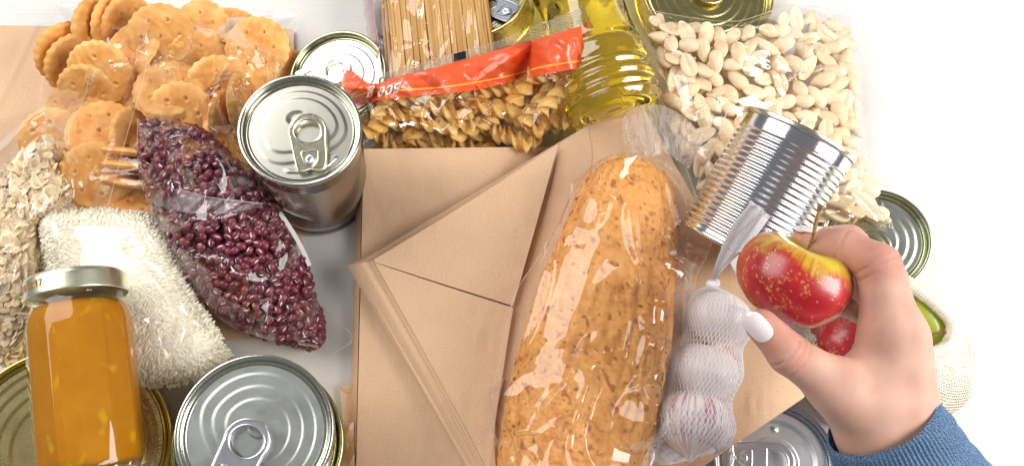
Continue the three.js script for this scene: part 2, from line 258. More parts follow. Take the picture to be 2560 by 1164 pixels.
// ring-pull: flat plate with a finger hole, rolled edges, rivet and raised triangle
function tabGeometry(L, Rr, hole, noseW, squareHole = false) {
  const s = new THREE.Shape(), a = Math.acos(clamp((Rr - noseW) / L, -1, 1));
  s.moveTo(-noseW, -0.0062); s.lineTo(-noseW * 0.9, -0.0068); s.lineTo(-noseW * 0.35, -0.0066); s.quadraticCurveTo(0, -0.0052, noseW * 0.35, -0.0066); s.lineTo(noseW * 0.9, -0.0068); s.lineTo(noseW, -0.0062);
  s.lineTo(Rr * 0.985, L - Rr * 0.35); s.absarc(0, L, Rr, -0.28, Math.PI + 0.28, false); s.lineTo(-noseW, -0.0062);
  const h = new THREE.Path();
  if (squareHole) { h.moveTo(-hole, L - hole * 0.75); h.lineTo(hole, L - hole * 0.75); h.lineTo(hole, L + hole * 0.1); h.absarc(0, L, hole, 0.1, Math.PI - 0.1, false); h.lineTo(-hole, L - hole * 0.75); } else h.absellipse(0, L, hole, hole * 0.94, 0, 2 * Math.PI, true);
  s.holes.push(h);
  const plate = new THREE.ExtrudeGeometry(s, { depth: 0.0005, bevelEnabled: true, bevelThickness: 0.0005, bevelSize: 0.0004, bevelSegments: 3, curveSegments: 40 }).translate(0, 0, -0.0003);
  const edge = (pts, r) => new THREE.TubeGeometry(new THREE.CatmullRomCurve3(pts.map((q) => V(q.x, q.y, 0.0004)), true), 120, r, 8, true);
  const rim = edge(s.getPoints(30).slice(0, -1).filter((_, i) => i % 2 === 0 || i < 10), 0.00085), inner = edge(h.getSpacedPoints(48).slice(0, -1), 0.00075);
  const parts = [plate, rim, inner].map((g) => { const n = g.index ? g.toNonIndexed() : g; if (!n.attributes.uv) n.setAttribute('uv', new THREE.Float32BufferAttribute(n.attributes.position.count * 2, 2)); return n; });
  const emboss = [V(-noseW * 0.62, 0.0052, 0.0011), V(noseW * 0.62, 0.0052, 0.0011), V(noseW * 0.5, -0.001, 0.0011), V(0, -0.0048, 0.0011), V(-noseW * 0.5, -0.001, 0.0011)];
  parts.push(new THREE.TubeGeometry(new THREE.CatmullRomCurve3(emboss, true, 'catmullrom', 0.3), 60, 0.00055, 6, true).toNonIndexed());
  return mergeGeometries(parts).rotateX(-Math.PI / 2);   // lies in the lid's plane, ring towards -z
}
const rivetGeometry = lathe([[0.0031, -0.0006], [0.0031, 0.0006], [0.0027, 0.0011], [0.0016, 0.0012], [0.0013, 0.0009], [0, 0.0009]], 32);
function makeCan(o) {
  const t = thing('tin_can', o.label, 'tin can'), a = P(...o.base), b = P(...o.top), axis = b.clone().sub(a), Hc = axis.length(), R = o.R;
  t.position.copy(a); t.quaternion.setFromUnitVectors(V(0, 1, 0), axis.normalize());
  const seam = [[R - 0.0052, Hc - 0.0042], [R - 0.0042, Hc - 0.0050], [R - 0.0030, Hc - 0.0050], [R - 0.0022, Hc - 0.0042], [R - 0.0015, Hc - 0.0006], [R - 0.0010, Hc], [R + 0.0004, Hc], [R + 0.0009, Hc - 0.0006], [R + 0.0009, Hc - 0.0028], [R + 0.0002, Hc - 0.0034], [R - 0.0004, Hc - 0.0034]];
  mesh('rim', lathe(seam, 128), o.rim ?? M_SEAM, t);
  const side = [[R - 0.004, 0.0004], [R - 0.0012, 0], [R + 0.0006, 0.0004], [R + 0.0008, 0.0024], [R - 0.0004, 0.0032]];
  const n = o.ribs ? Math.round(Hc * 2600) : 8;
  for (let i = 0; i <= n; i++) { const y = lerp(0.0036, Hc - 0.0036, i / n); let r = R - 0.0004; if (o.ribs) { const k = smooth(o.ribs[0] - 0.001, o.ribs[0], y) * (1 - smooth(o.ribs[1], o.ribs[1] + 0.001, y)); r -= k * o.ribs[3] * (0.5 - 0.5 * Math.cos((y - o.ribs[0]) / o.ribs[2] * 2 * Math.PI)); } side.push([r, y]); }
  mesh('can_body', lathe(side, 144), o.side ?? M_TIN_SIDE, t);
  mesh('base', new THREE.CircleGeometry(R - 0.003, 48).rotateX(Math.PI / 2).translate(0, 0.0012, 0), o.side ?? M_TIN_SIDE, t);
  const lid = mesh('lid', panelGeometry(R - 0.0051, o.beads).translate(0, Hc - 0.0042 - (o.sink ?? 0), 0), o.lid, t);
  if (o.tab) {
    const q = o.tab, tab = mesh('pull_tab', tabGeometry(q.L ?? 0.0185, q.Rr ?? 0.0108, q.hole ?? 0.0082, q.nose ?? 0.0076, q.square), q.mat ?? M_TAB, t);
    tab.position.set(q.x, Hc - 0.0012 + (q.lift ?? 0), q.z); tab.rotation.set(q.pitch ?? 0.03, q.turn, q.roll ?? 0, 'YXZ');
    const rv = mesh('rivet', rivetGeometry, M_TABSILVER, tab); rv.position.y = 0.0004;
  }
  if (o.extra) o.extra(t, Hc);
  return t;
}
// standing can with ring-pull, left of the fusilli
makeCan({
  label: 'standing silver food can with ring pull between the crackers and the fusilli', R: 0.0362, base: [797, 468, 0.0026], top: [750, 322, 0.105], lid: M_TIN, ribs: [0.012, 0.084, 0.0031, 0.0007],
  side: metal(0.4, 0.385, 0.375, 0.24),
  beads: [dee(0.0272, 0.4, 0.92, 0.0185), dee(0.0222, 0.35, 0.94, 0.0118), { ...dee(0.0068, 0.1, 1, 0.0035, 0.0022, -0.0007), d: ((f) => (x, z) => f(x + 0.0025, z + 0.0062))(dee(0.0068, 0.25, 1, 0.0035).d) }, segment(-0.006, 0.0262, 0.004, 0.0262), segment(0.0165, 0.0215, 0.021, 0.0165)],
  tab: { x: 0.0075, z: 0.0195, turn: 0.16, pitch: 0.06 },
});
// can behind it
makeCan({
  label: 'silver can with a bright lid, half hidden behind the standing can', R: 0.0352, base: [876, 234, 0.001], top: [843, 186, 0.032], lid: metal(0.86, 0.85, 0.79, 0.34), rim: metal(0.34, 0.35, 0.22, 0.25), side: M_OLIVE,
  beads: [dee(0.0262, 0, 1, 0.013), dee(0.0188, 0.2, 1, 0.012), dee(0.0105, 0, 1, 0.006)], tab: { x: -0.0235, z: 0.002, turn: -1.3, L: 0.0225, mat: metal(0.8, 0.78, 0.7, 0.3) },
});
// olive lid behind the spaghetti
makeCan({
  label: 'olive lidded can with white embossed curves behind the spaghetti pack', R: 0.0352, base: [1226, 50, 0.001], top: [1204, -4, 0.024], lid: metal(0.5, 0.52, 0.36, 0.36), rim: M_GOLD, side: M_GOLD,
  beads: [{ d: (x, z) => Math.hypot(x, z) - 0.0262 - 0.0018 * Math.sin(Math.atan2(z, x) * 5), w: 0.002, h: 0.0008 }, { d: (x, z) => Math.hypot(x, z) - 0.0175 - 0.0022 * Math.sin(Math.atan2(z, x) * 4 + 1), w: 0.002, h: 0.0008 }],
  tab: { x: 0.0195, z: 0.016, turn: 0.95, mat: metal(0.36, 0.38, 0.42, 0.4), L: 0.017, Rr: 0.009, hole: 0.0066 },
});
// gold can at the top edge
makeCan({
  label: 'wide gold can with ring pull behind the bag of peanuts', R: 0.0515, base: [1744, 10, 0.0005], top: [1772, -30, 0.024], lid: metal(0.62, 0.55, 0.24, 0.34), rim: M_GOLD, side: M_GOLD,
  beads: [ring(0.042, 0.0022), ring(0.0355, 0.0022), ring(0.029, 0.0022), ring(0.0225, 0.0022)], tab: { x: 0, z: -0.021, turn: Math.PI, L: 0.022, Rr: 0.0128, hole: 0.0102, mat: M_GOLD, lift: 0.002 },
});
// ribbed can lying on the peanuts
makeCan({
  label: 'shiny ribbed tin can lying on its side on the peanut bag', R: 0.0362, base: [1831, 627, 0.0685], top: [1999, 334, 0.0985], lid: M_TIN, rim: metal(0.72, 0.71, 0.62, 0.32), side: metal(0.86, 0.87, 0.9, 0.15), ribs: [0.005, 0.0715, 0.0037, 0.00095], beads: [ring(0.027)],
});
// can under the right corner of the peanut bag
makeCan({
  label: 'sage green lidded can below the right corner of the peanut bag', R: 0.0352, base: [2168, 618, 0.0005], top: [2189, 600, 0.027], lid: M_SAGE, rim: metal(0.5, 0.52, 0.36, 0.28), side: metal(0.4, 0.42, 0.26, 0.35),
  beads: [ring(0.0268, 0.0026), ring(0.0215, 0.0026), ring(0.015, 0.0026)], tab: { x: -0.0215, z: 0.008, turn: -1.35, L: 0.0195, Rr: 0.0112, mat: metal(0.74, 0.72, 0.55, 0.28), lift: 0.0005, pitch: 0.1 },
});
// bright aluminium lid at the lower right
makeCan({
  label: 'silver can with bright aluminium lid between kraft bag and blue sleeve', R: 0.0378, base: [1930, 1156, 0.0005], top: [1937, 1156, 0.0158], lid: M_ALU, rim: metal(0.55, 0.58, 0.62, 0.25), side: metal(0.6, 0.62, 0.66, 0.3), sink: 0.0012,
  beads: [ring(0.0262, 0.004, -0.0012), ring(0.0162, 0.0006, 0.0002), { d: (x, z) => Math.hypot(x - 0.0025, z + 0.0212) - 0.0014, w: 0.0022, h: 0.0012 }],
  tab: { x: -0.0195, z: -0.003, turn: -1.68, L: 0.0205, Rr: 0.0112, hole: 0.0078, nose: 0.0088, square: true, mat: M_TABSILVER },
});
// two stacked cans at the bottom
makeCan({
  label: 'wide gold rimmed can at the bottom, carrying a smaller grey lidded can', R: 0.0502, base: [655, 1122, 0.0005], top: [648, 1110, 0.043], lid: metal(0.72, 0.72, 0.64, 0.4), rim: metal(0.5, 0.46, 0.2, 0.26), side: M_GOLD, beads: [ring(0.043, 0.002), ring(0.036, 0.002)],
});
makeCan({
  label: 'grey lidded can with silver ring pull, stacked on the wide gold can', R: 0.0432, base: [657, 1084, 0.0436], top: [637, 1078, 0.0815], lid: M_GREY, rim: metal(0.66, 0.68, 0.6, 0.26), side: metal(0.7, 0.7, 0.68, 0.28),
  beads: [dee(0.0335, -0.85, 0.5, 0.028, 0.0022), dee(0.0262, -0.8, 0.6, 0.0215, 0.0022), dee(0.0188, -0.8, 0.6, 0.0165, 0.0022), dee(0.0062, -0.6, 0.8, 0.006, 0.0016)],
  tab: { x: -0.0125, z: 0.0255, turn: -0.4, L: 0.0215, Rr: 0.0124, hole: 0.0099, nose: 0.0096, mat: M_TABSILVER, lift: 0.0004, pitch: 0.06 },
});
// gold can under the jar
makeCan({
  label: 'big gold can in the corner, mostly covered by the leaning jar', R: 0.0605, base: [205, 1112, 0.0005], top: [160, 1118, 0.044], lid: M_GOLD, rim: metal(0.66, 0.5, 0.14, 0.28), side: M_GOLD,
  beads: [ring(0.0515, 0.0018, -0.0007), ring(0.0455, 0.0018, -0.0007), ring(0.0385, 0.0018, -0.0007), ring(0.0312, 0.0018, -0.0007)],
});

// ---------- jar of honey ----------
{
  const t = thing('honey_jar', 'glass jar of cloudy orange honey with gold lid, leaning over rice bag', 'jar');
  const top = P(188, 690, 0.083), far = P(236, 1210, 0.0765), axis = far.clone().sub(top).normalize(), L = 0.118;
  const m = new THREE.Matrix4(), y = axis.clone().negate(), x = V(1, 0, 0).addScaledVector(y, -y.x).normalize(), z = x.clone().cross(y); m.makeBasis(x, y, z); t.quaternion.setFromRotationMatrix(m); t.position.copy(top).addScaledVector(axis, L); t.scale.set(0.885, 1, 0.885);
  // faceted body: twelve soft panels
  const facet = (a, k) => { const s = Math.PI / 6, b = ((a + 0.12 + s / 2) % s + s) % s - s / 2; return lerp(1, Math.cos(s / 2) / Math.cos(b) * 1.012, k); };
  const faceted = (profile, amount, seg = 192) => { const g = lathe(profile, seg), p = g.attributes.position; for (let i = 0; i < p.count; i++) { const a = Math.atan2(p.getZ(i), p.getX(i)), yy = p.getY(i), k = facet(a, amount * smooth(0.001, 0.008, yy) * (1 - smooth(0.088, 0.098, yy))); p.setX(i, p.getX(i) * k); p.setZ(i, p.getZ(i) * k); } g.computeVertexNormals(); return g; };
  const R = 0.0327;
  const honeyFn = (x2, y2) => fbm(x2 * 6, y2 * 6, 2, 3);
  const honeyMap = dataTexture(512, (a, b) => { const k = tile(honeyFn, a, b), s = smooth(0.22, 0.5, tile((c, d) => noise(c * 11, d * 11, 6), a, b)); let c = mix3([0.84, 0.46, 0.02], [0.93, 0.56, 0.05], clamp(0.5 + k)); c = mix3(c, [0.98, 0.74, 0.16], s * 0.75); if (noise(a * 150, b * 150, 8) > 0.68) c = [0.98, 0.85, 0.5]; return c; }, true);
  mesh('honey', faceted([[0, 0.0042], [R - 0.005, 0.0042], [R - 0.0022, 0.0068], [R - 0.0016, 0.012], [R - 0.0016, 0.088], [R - 0.0028, 0.094], [R - 0.0052, 0.0985], [0, 0.0985]], 1), phys({ color: rgb(0.6, 0.78, 0.42), map: rep(honeyMap, 9), roughness: 0.7, specularIntensity: 0.3 }), t);
  const glass = phys({ color: 0xffffff, transmission: 1, thickness: 0, roughness: 0.02, ior: 1.46 });
  mesh('glass_jar', faceted([[0, 0.002], [R - 0.006, 0.0014], [R - 0.0028, 0.0004], [R - 0.0006, 0.0022], [R, 0.006], [R, 0.086], [R - 0.001, 0.092], [R - 0.0035, 0.0975], [R - 0.0048, 0.1], [R - 0.005, 0.103], [R - 0.004, 0.1045], [R - 0.005, 0.106], [R - 0.005, 0.112]], 1), glass, t);
  const lid = mesh('lid', lathe([[0, 0.1175], [0.026, 0.1178], [0.0292, 0.1175], [0.0308, 0.1165], [0.0314, 0.1145], [0.0314, 0.1062], [0.0318, 0.1052], [0.0313, 0.1044], [0.0306, 0.1048], [0.0304, 0.114], [0, 0.115]], 128), metal(0.9, 0.89, 0.68, 0.4), t);
  // date stamp printed on the lid's side
  const stamp = new THREE.ShapeGeometry((await new FontLoader().loadAsync('fonts/droid/droid_sans_bold.typeface.json')).generateShapes('2024 12:17', 0.0043), 4), sp = stamp.attributes.position;
  for (let i = 0; i < sp.count; i++) { const th = -1.1 + sp.getX(i) / 0.0316; sp.setXYZ(i, 0.0317 * Math.sin(th), 0.1088 + sp.getY(i), 0.0317 * Math.cos(th)); }
  stamp.computeVertexNormals(); mesh('date_stamp', stamp, std({ color: rgb(0.45, 0.17, 0.02), roughness: 0.6, side: THREE.DoubleSide }), lid);
}

// ---------- bottle of oil ----------
{
  const t = thing('oil_bottle', 'clear plastic bottle of yellow oil lying behind the fusilli bag', 'bottle');
  const a = P(1543, 300, 0.0325), b = P(1428, -70, 0.036), axis = b.clone().sub(a).normalize();
  const y = axis, x = V(1, 0, 0).addScaledVector(y, -y.x).normalize(), z = x.clone().cross(y), m = new THREE.Matrix4().makeBasis(x, y, z); t.quaternion.setFromRotationMatrix(m); t.position.copy(a);
  const prof = (s) => { const p = [[0, 0], [0.02, 0], [0.028, 0.001], [0.033, 0.004], [0.0345, 0.009]]; for (let i = 0; i <= 90; i++) { const q = i / 90, yy = 0.009 + q * 0.126; let r = 0.0345; r += 0.0011 * Math.cos(yy / 0.0082 * 2 * Math.PI) * (1 - smooth(0.03, 0.045, yy)); r -= 0.0035 * smooth(0.05, 0.075, yy) * (1 - smooth(0.095, 0.115, yy)); r -= 0.0016 * Math.exp(-((yy - 0.052) ** 2) / 0.000006); p.push([r, yy]); } return p.concat([[0.029, 0.139], [0.025, 0.149], [0.02, 0.16], [0.0155, 0.168], [0.0145, 0.175]]).map(([r, yy]) => [Math.max(0, r - s), yy + (yy < 0.01 ? s : 0)]); };
  const bumpy = (g) => { const p = g.attributes.position; for (let i = 0; i < p.count; i++) { const A = Math.atan2(p.getZ(i), p.getX(i)), yy = p.getY(i), k = 1 + 0.02 * smooth(0.05, 0.07, yy) * (1 - smooth(0.11, 0.13, yy)) * Math.sin(A * 8 + yy * 60); p.setX(i, p.getX(i) * k); p.setZ(i, p.getZ(i) * k); } g.computeVertexNormals(); return g; };
  mesh('oil', bumpy(lathe([...prof(0.0006), [0, 0.1752]], 120)), phys({ color: 0xffffff, transmission: 1, thickness: 0.05, roughness: 0.0, ior: 1.4, attenuationColor: rgb(0.96, 0.83, 0.24), attenuationDistance: 0.05, specularIntensity: 0.6 }), t);
  mesh('bottle_wall', bumpy(lathe(prof(0), 120)), phys({ color: rgb(1, 1, 0.97), transmission: 1, thickness: 0, roughness: 0.03, ior: 1.6 }), t);
}
// ---------- clear film ----------
const FILM = phys({ color: rgb(0.985, 0.985, 0.985), transmission: 1, thickness: 0, roughness: 0.03, ior: 1.8, side: THREE.DoubleSide });
const FILM_THIN = phys({ color: rgb(0.985, 0.985, 0.985), transmission: 1, thickness: 0, roughness: 0.03, ior: 1.58, side: THREE.DoubleSide });
const FILM_SOFT = phys({ color: rgb(0.98, 0.98, 0.985), transmission: 1, thickness: 0, roughness: 0.22, ior: 1.8, side: THREE.DoubleSide });
const FILM_SEAL = phys({ color: rgb(0.97, 0.97, 0.975), transmission: 1, thickness: 0, roughness: 0.46, ior: 2.0, side: THREE.DoubleSide });
const FILM_HAZY = phys({ color: rgb(0.97, 0.965, 0.985), transmission: 1, thickness: 0, roughness: 0.42, ior: 1.75, side: THREE.DoubleSide });
// crumple of a film or paper: facets between straight folds. slope = steepness, size = facet size in metres
function crumpler(seed, size, slope, gate = 0.1, stretch = 1, dir = 0) {
  const r = seeded(seed), waves = [];
  for (let i = 0; i < 5; i++) { const a = dir + (r() - 0.5) * Math.PI * stretch, f = 1 / (size * lerp(0.6, 2.2, r())); waves.push([Math.cos(a) * f, Math.sin(a) * f, slope / (2 * f), r() * 9]); }
  const o = r() * 50;
  return (x, z) => {
    const wx = noise(x * 14 + o, z * 14, 1) * 1.1, g = smooth(gate - 0.25, gate + 0.25, noise(x * 16 + o, z * 16, 7));
    let s = 0; waves.forEach(([a, b, h, p], i) => { s += h * (tri(a * x + b * z + p + wx * (0.5 + 0.22 * i)) - 0.5); });
    return s * g;
  };
}
// straight folds given by their two ends in pixels: [x0, y0, x1, y1, half width, height]
function folds(list) {
  const L = list.map(([x0, y0, x1, y1, w, h]) => { const dx = x1 - x0, dy = y1 - y0, l = Math.hypot(dx, dy); return { x0, y0, ux: dx / l, uy: dy / l, l, w, h }; });
  return (x, y) => { let s = 0; for (const f of L) { const a = (x - f.x0) * f.ux + (y - f.y0) * f.uy, t = a / f.l; if (t < 0 || t > 1) continue; const d = Math.abs((x - f.x0) * f.uy - (y - f.y0) * f.ux), w = f.w * (0.35 + 0.65 * Math.sin(Math.PI * Math.min(1, t * 1.15))); if (d < w) s += f.h * (1 - d / w) * Math.min(1, t * 6, (1 - t) * 6); } return s; };
}
const pillow = (u, v, a = 3, b = 3, c = 0.8) => Math.pow(Math.max(0, (1 - Math.pow(Math.abs(2 * u - 1), a)) * (1 - Math.pow(Math.abs(2 * v - 1), b))), c);
function filmMesh(parent, name, patch, hfn, nu, nv, mat = FILM) { return mesh(name, gridGeometry(nu, nv, (u, v) => { const [x, y] = patch(u, v); return P(x, y, hfn(x, y, u, v)); }), mat, parent); }
// film height = filling + a little air + crumple, the crumple read in metres on the table
const onTable = (x, y) => P(x, y, 0.02);
function filmHeight(fill, air, crumples, fold) { return (x, y, u, v) => { const p = onTable(x, y); let h = fill(x, y, u, v) + air; for (const c of crumples) h += c(p.x, p.z); if (fold) h += fold(x, y); return h; }; }
// the welded or folded border of a bag: a thin bead of film along a line of pixels
const FILM_BEAD = phys({ color: rgb(1, 1, 1), transmission: 1, thickness: 0, roughness: 0.5, ior: 2.0, side: THREE.DoubleSide });
function border(parent, pts, hfn, r = 0.0005) { const c = curve2(pts), line = []; for (let i = 0; i <= 160; i++) { const t = i / 160, [x, y] = c(t); line.push(P(x, y, (typeof hfn === 'number' ? hfn : hfn(x, y, t)) + r * 0.5)); line[i].r = r * (0.75 + 0.5 * noise(t * 30, x * 0.01)); } mesh('film_edge', strands([line], r, 6), FILM_BEAD, parent); }
const yaw = new THREE.Quaternion(), q2 = new THREE.Quaternion(), UP = V(0, 1, 0);
function lie(rand, flat = 0.35) { return new THREE.Quaternion().setFromEuler(new THREE.Euler((rand() - 0.5) * flat * 2, rand() * 2 * Math.PI, (rand() - 0.5) * flat * 2, 'YXZ')); }

// ---------- crackers in their bag ----------
{
  const patch = coons([[140, 12], [300, 30], [450, 38], [738, 40]], [[738, 40], [728, 120], [712, 215], [650, 420], [610, 575]], [[30, 575], [330, 580], [610, 575]], [[140, 12], [116, 120], [96, 260], [62, 360], [30, 575]]);
  const fill = (x, y, u, v) => 0.006 + 0.044 * pillow(u, v, 4, 5, 0.55);
  const bag = thing('cracker_bag', 'large clear bag full of round golden crackers on kraft paper', 'food bag');
  const fold = folds([[590, 120, 420, 235, 46, 0.006], [560, 60, 415, 190, 40, 0.005], [470, 250, 400, 130, 36, 0.005], [610, 150, 500, 260, 40, 0.006], [350, 60, 318, 310, 15, 0.002], [420, 160, 330, 120, 34, 0.004], [720, 60, 690, 200, 16, 0.004], [395, 150, 360, 240, 26, 0.005], [330, 300, 400, 350, 26, 0.004], [500, 230, 640, 100, 20, 0.004]]);
  const air = filmHeight(fill, 0.0035, [crumpler(11, 0.065, 0.5, -0.2), crumpler(12, 0.03, 0.16, 0.15)], fold);
  filmMesh(bag, 'film', patch, air, 300, 270);
  // the lengthwise seam and the top seal
  const seam = coons([[352, 34], [386, 37]], [[386, 37], [356, 200], [318, 330], [262, 540]], [[222, 540], [262, 540]], [[352, 34], [322, 200], [280, 330], [222, 540]]);
  filmMesh(bag, 'seam', seam, (x, y, u, v) => 0.0535 * 1 + 0.0016 * Math.sin(v * 9) + 0.0035 * (1 - u) - 0.025 * smooth(0.12, 0, v) - 0.004 * smooth(0.8, 1, v) + 0.0004 * noise(v * 9, u * 2) + 0.00012 * tri(v * 40), 10, 150, FILM_SOFT);
  filmMesh(bag, 'seal', coons([[150, 6], [450, 24], [742, 30]], [[742, 30], [738, 44]], [[142, 16], [450, 40], [738, 44]], [[150, 6], [142, 16]]), (x, y, u, v) => 0.0085 + 0.0008 * Math.sin(u * 46) + 0.0003 * tri(v * 4), 220, 12, FILM_SOFT);

  border(bag, [[140, 12], [116, 120], [96, 260], [62, 360], [30, 575]], 0.0095, 0.0004);
  border(bag, [[738, 40], [728, 120], [712, 215], [650, 420]], 0.0095, 0.0006);
  border(bag, [[150, 6], [450, 24], [742, 30]], 0.0095, 0.0004);
  border(bag, [[384, 40], [356, 200], [318, 330], [262, 540]], (x, y, t) => 0.0555 - 0.025 * smooth(0.12, 0, t) - 0.004 * smooth(0.8, 1, t), 0.0003);
  // crackers: scalloped discs with dimples, three bakes
  function crackerGeometry(seed, dark) {
    const R = 0.0218, T = 0.0031, nr = 30, na = 108, r0 = seeded(seed), dim = [[0, 0]]; for (let i = 0; i < 6; i++) dim.push([0.0118 * Math.cos(i * Math.PI / 3 + seed), 0.0118 * Math.sin(i * Math.PI / 3 + seed)]);
    const surf = (x, z) => { const r = Math.hypot(x, z) / R, a = Math.atan2(z, x); let y = T * (1 - 0.42 * r ** 4) + 0.00035 * fbm(x * 160, z * 160, seed, 3) + 0.0003 * noise(x * 330 + seed, z * 120, 3); for (const [dx, dz] of dim) { const d = Math.hypot(x - dx, z - dz); y -= 0.0024 * Math.exp(-d * d / 0.0000009) - 0.0003 * Math.exp(-((d - 0.0019) ** 2) / 0.0000012); } return y; };
    const pos = [], uv = [], col = [], idx = [];
    const tone = (x, z, k) => { const r = Math.hypot(x, z) / R, toast = clamp(0.4 + 0.85 * fbm(x * 95, z * 95, seed + 9, 3) + 0.3 * noise(x * 300, z * 150, seed) + 0.28 * smooth(0.9, 0.5, r) - k); let c = mix3([0.95, 0.54, 0.17], [0.68, 0.25, 0.035], toast); if (dark) c = c.map((q) => q * 0.86); for (const [dx, dz] of dim) { const d = Math.hypot(x - dx, z - dz); c = mix3(c, [0.8, 0.5, 0.22], 0.5 * Math.exp(-d * d / 0.000004)); } return c; };
    for (const s of [1, -1]) { const base = pos.length / 3; for (let i = 0; i <= nr; i++) for (let j = 0; j < na; j++) { const f = i / nr, a = j / na * 2 * Math.PI, sc = 1 + 0.02 * Math.cos(a * 22) * f * f * f, r = R * f * sc, x = r * Math.cos(a), z = r * Math.sin(a), edge = smooth(0.86, 1, f); pos.push(x, s * lerp(surf(x, z), 0, edge * edge) * (s < 0 ? 0.85 : 1), z); uv.push(x, z); col.push(...tone(x, z, 0.35 * edge)); }
      for (let i = 0; i < nr; i++) for (let j = 0; j < na; j++) { const a = base + i * na + j, b = base + i * na + (j + 1) % na, c = a + na, d = b + na; s > 0 ? idx.push(a, b, c, b, d, c) : idx.push(a, c, b, b, c, d); } }
    const g = new THREE.BufferGeometry(); g.setAttribute('position', new THREE.Float32BufferAttribute(pos, 3)); g.setAttribute('uv', new THREE.Float32BufferAttribute(uv, 2)); g.setAttribute('color', new THREE.Float32BufferAttribute(col, 3)); g.setIndex(idx); g.computeVertexNormals(); return g;
  }
  const bake = std({ vertexColors: true, color: 0xffffff, roughness: 0.55, bumpMap: rep(fibre, 40), bumpScale: 0.0001 });
  const geos = [crackerGeometry(1, 0), crackerGeometry(2, 0), crackerGeometry(3, 1), crackerGeometry(4, 0)];
  // pixel centre, tilt from flat (deg), direction the face leans towards in the picture (deg, 0 = right, 90 = up), depth below the film, what sets it apart
  const spots = [
    [642, 122, 10, 200, 0.004, 'flat golden cracker with seven dimples in the upper right corner of its bag'],
    [237, 78, 78, 350, 0.018, 'cracker standing steeply at the top of its bag, beside the leaning pair'],
    [166, 132, 72, 325, 0.016, 'front cracker of the leaning pair at the outer edge of its bag'],
    [190, 160, 72, 325, 0.022, 'rear cracker of the leaning pair at the outer edge of its bag'],
    [250, 186, 30, 250, 0.007, 'broad cracker lying tilted right of the leaning pair'],
    [226, 240, 40, 255, 0.016, 'cracker tucked below the broad tilted cracker'],
    [284, 66, 80, 345, 0.022, 'thin edge of a cracker behind the steep one'],
    [318, 64, 76, 335, 0.024, 'cracker sunk deep behind the steep ones at the top seal'],
    [402, 92, 12, 270, 0.006, 'cracker under the bright glare at the middle of the top'],
    [330, 120, 30, 150, 0.014, 'cracker under the seam near the top'],
    [500, 78, 18, 200, 0.02, 'cracker lying behind the flat one, near the top seal'],
    [560, 62, 40, 90, 0.02, 'cracker peeping out above the flat one at the top seal'],
    [420, 226, 14, 100, 0.006, 'flat cracker with dimples in the middle of its bag'],
    [452, 290, 16, 250, 0.009, 'cracker just above the tied end of the bean bag'],
    [548, 222, 30, 320, 0.018, 'darker cracker leaning below the flat one'],
    [606, 262, 82, 0, 0.014, 'upright cracker showing its scalloped edge beside the standing can'],
    [560, 305, 84, 355, 0.017, 'second upright cracker next to the standing can'],
    [585, 352, 50, 30, 0.018, 'cracker low beside the standing can'],
    [492, 158, 22, 300, 0.024, 'cracker in shade under the big glare'],
    [330, 226, 32, 190, 0.02, 'cracker hidden in the gap under the seam'],
    [128, 352, 12, 230, 0.006, 'pale flat cracker partly behind the oats'],
    [252, 330, 10, 100, 0.007, 'flat cracker crossed by the film seam, upper of two'],
    [240, 440, 9, 280, 0.004, 'large flat cracker crossed by the film seam, lower of two'],
    [326, 508, 28, 100, 0.010, 'cracker with a dimple above the rice bag'],
    [300, 535, 24, 90, 0.016, 'lowest cracker, touching the rice bag'],
    [338, 350, 70, 0, 0.016, 'edge on cracker, top of the short stack beside the beans'],
    [340, 384, 74, 85, 0.016, 'edge on cracker, second of the short stack beside the beans'],
    [342, 418, 74, 85, 0.016, 'edge on cracker, third of the short stack beside the beans'],
    [338, 455, 70, 80, 0.018, 'edge on cracker, last of the short stack beside the beans'],
    [170, 290, 30, 200, 0.02, 'cracker shaded below the leaning pair'],
    [380, 330, 40, 60, 0.022, 'cracker shaded near the tip of the bean bag'],
    [700, 190, 20, 0, 0.012, 'cracker corner below the flat one at the bag edge'],
  ];
  spots.forEach(([x, y, tilt, dir, depth, label], i) => {
    const m = mesh('cracker', geos[[0, 2, 1, 3, 1, 2, 0][i % 7]], bake); tag(m, label, 'cracker', 'round crackers in the clear bag');
    const uvApprox = [clamp((x - 100) / 600, 0.06, 0.94), clamp((y - 20) / 550, 0.05, 0.95)];
    m.position.copy(P(x, y, fill(x, y, ...uvApprox) - depth));
    const a = THREE.MathUtils.degToRad(dir), ax = V(Math.cos(a), 0, -Math.sin(a)); m.quaternion.setFromAxisAngle(V(-ax.z, 0, ax.x).negate().normalize(), THREE.MathUtils.degToRad(tilt)).multiply(q2.setFromAxisAngle(UP, i * 1.7)); { const cx = 1280 - x, cy = 1150 - y, l = Math.hypot(cx, cy); m.quaternion.premultiply(q2.setFromAxisAngle(V(cy / l, 0, -cx / l), tilt < 45 ? 0.24 : 0.05)); } m.scale.setScalar(1.1);
  });
}

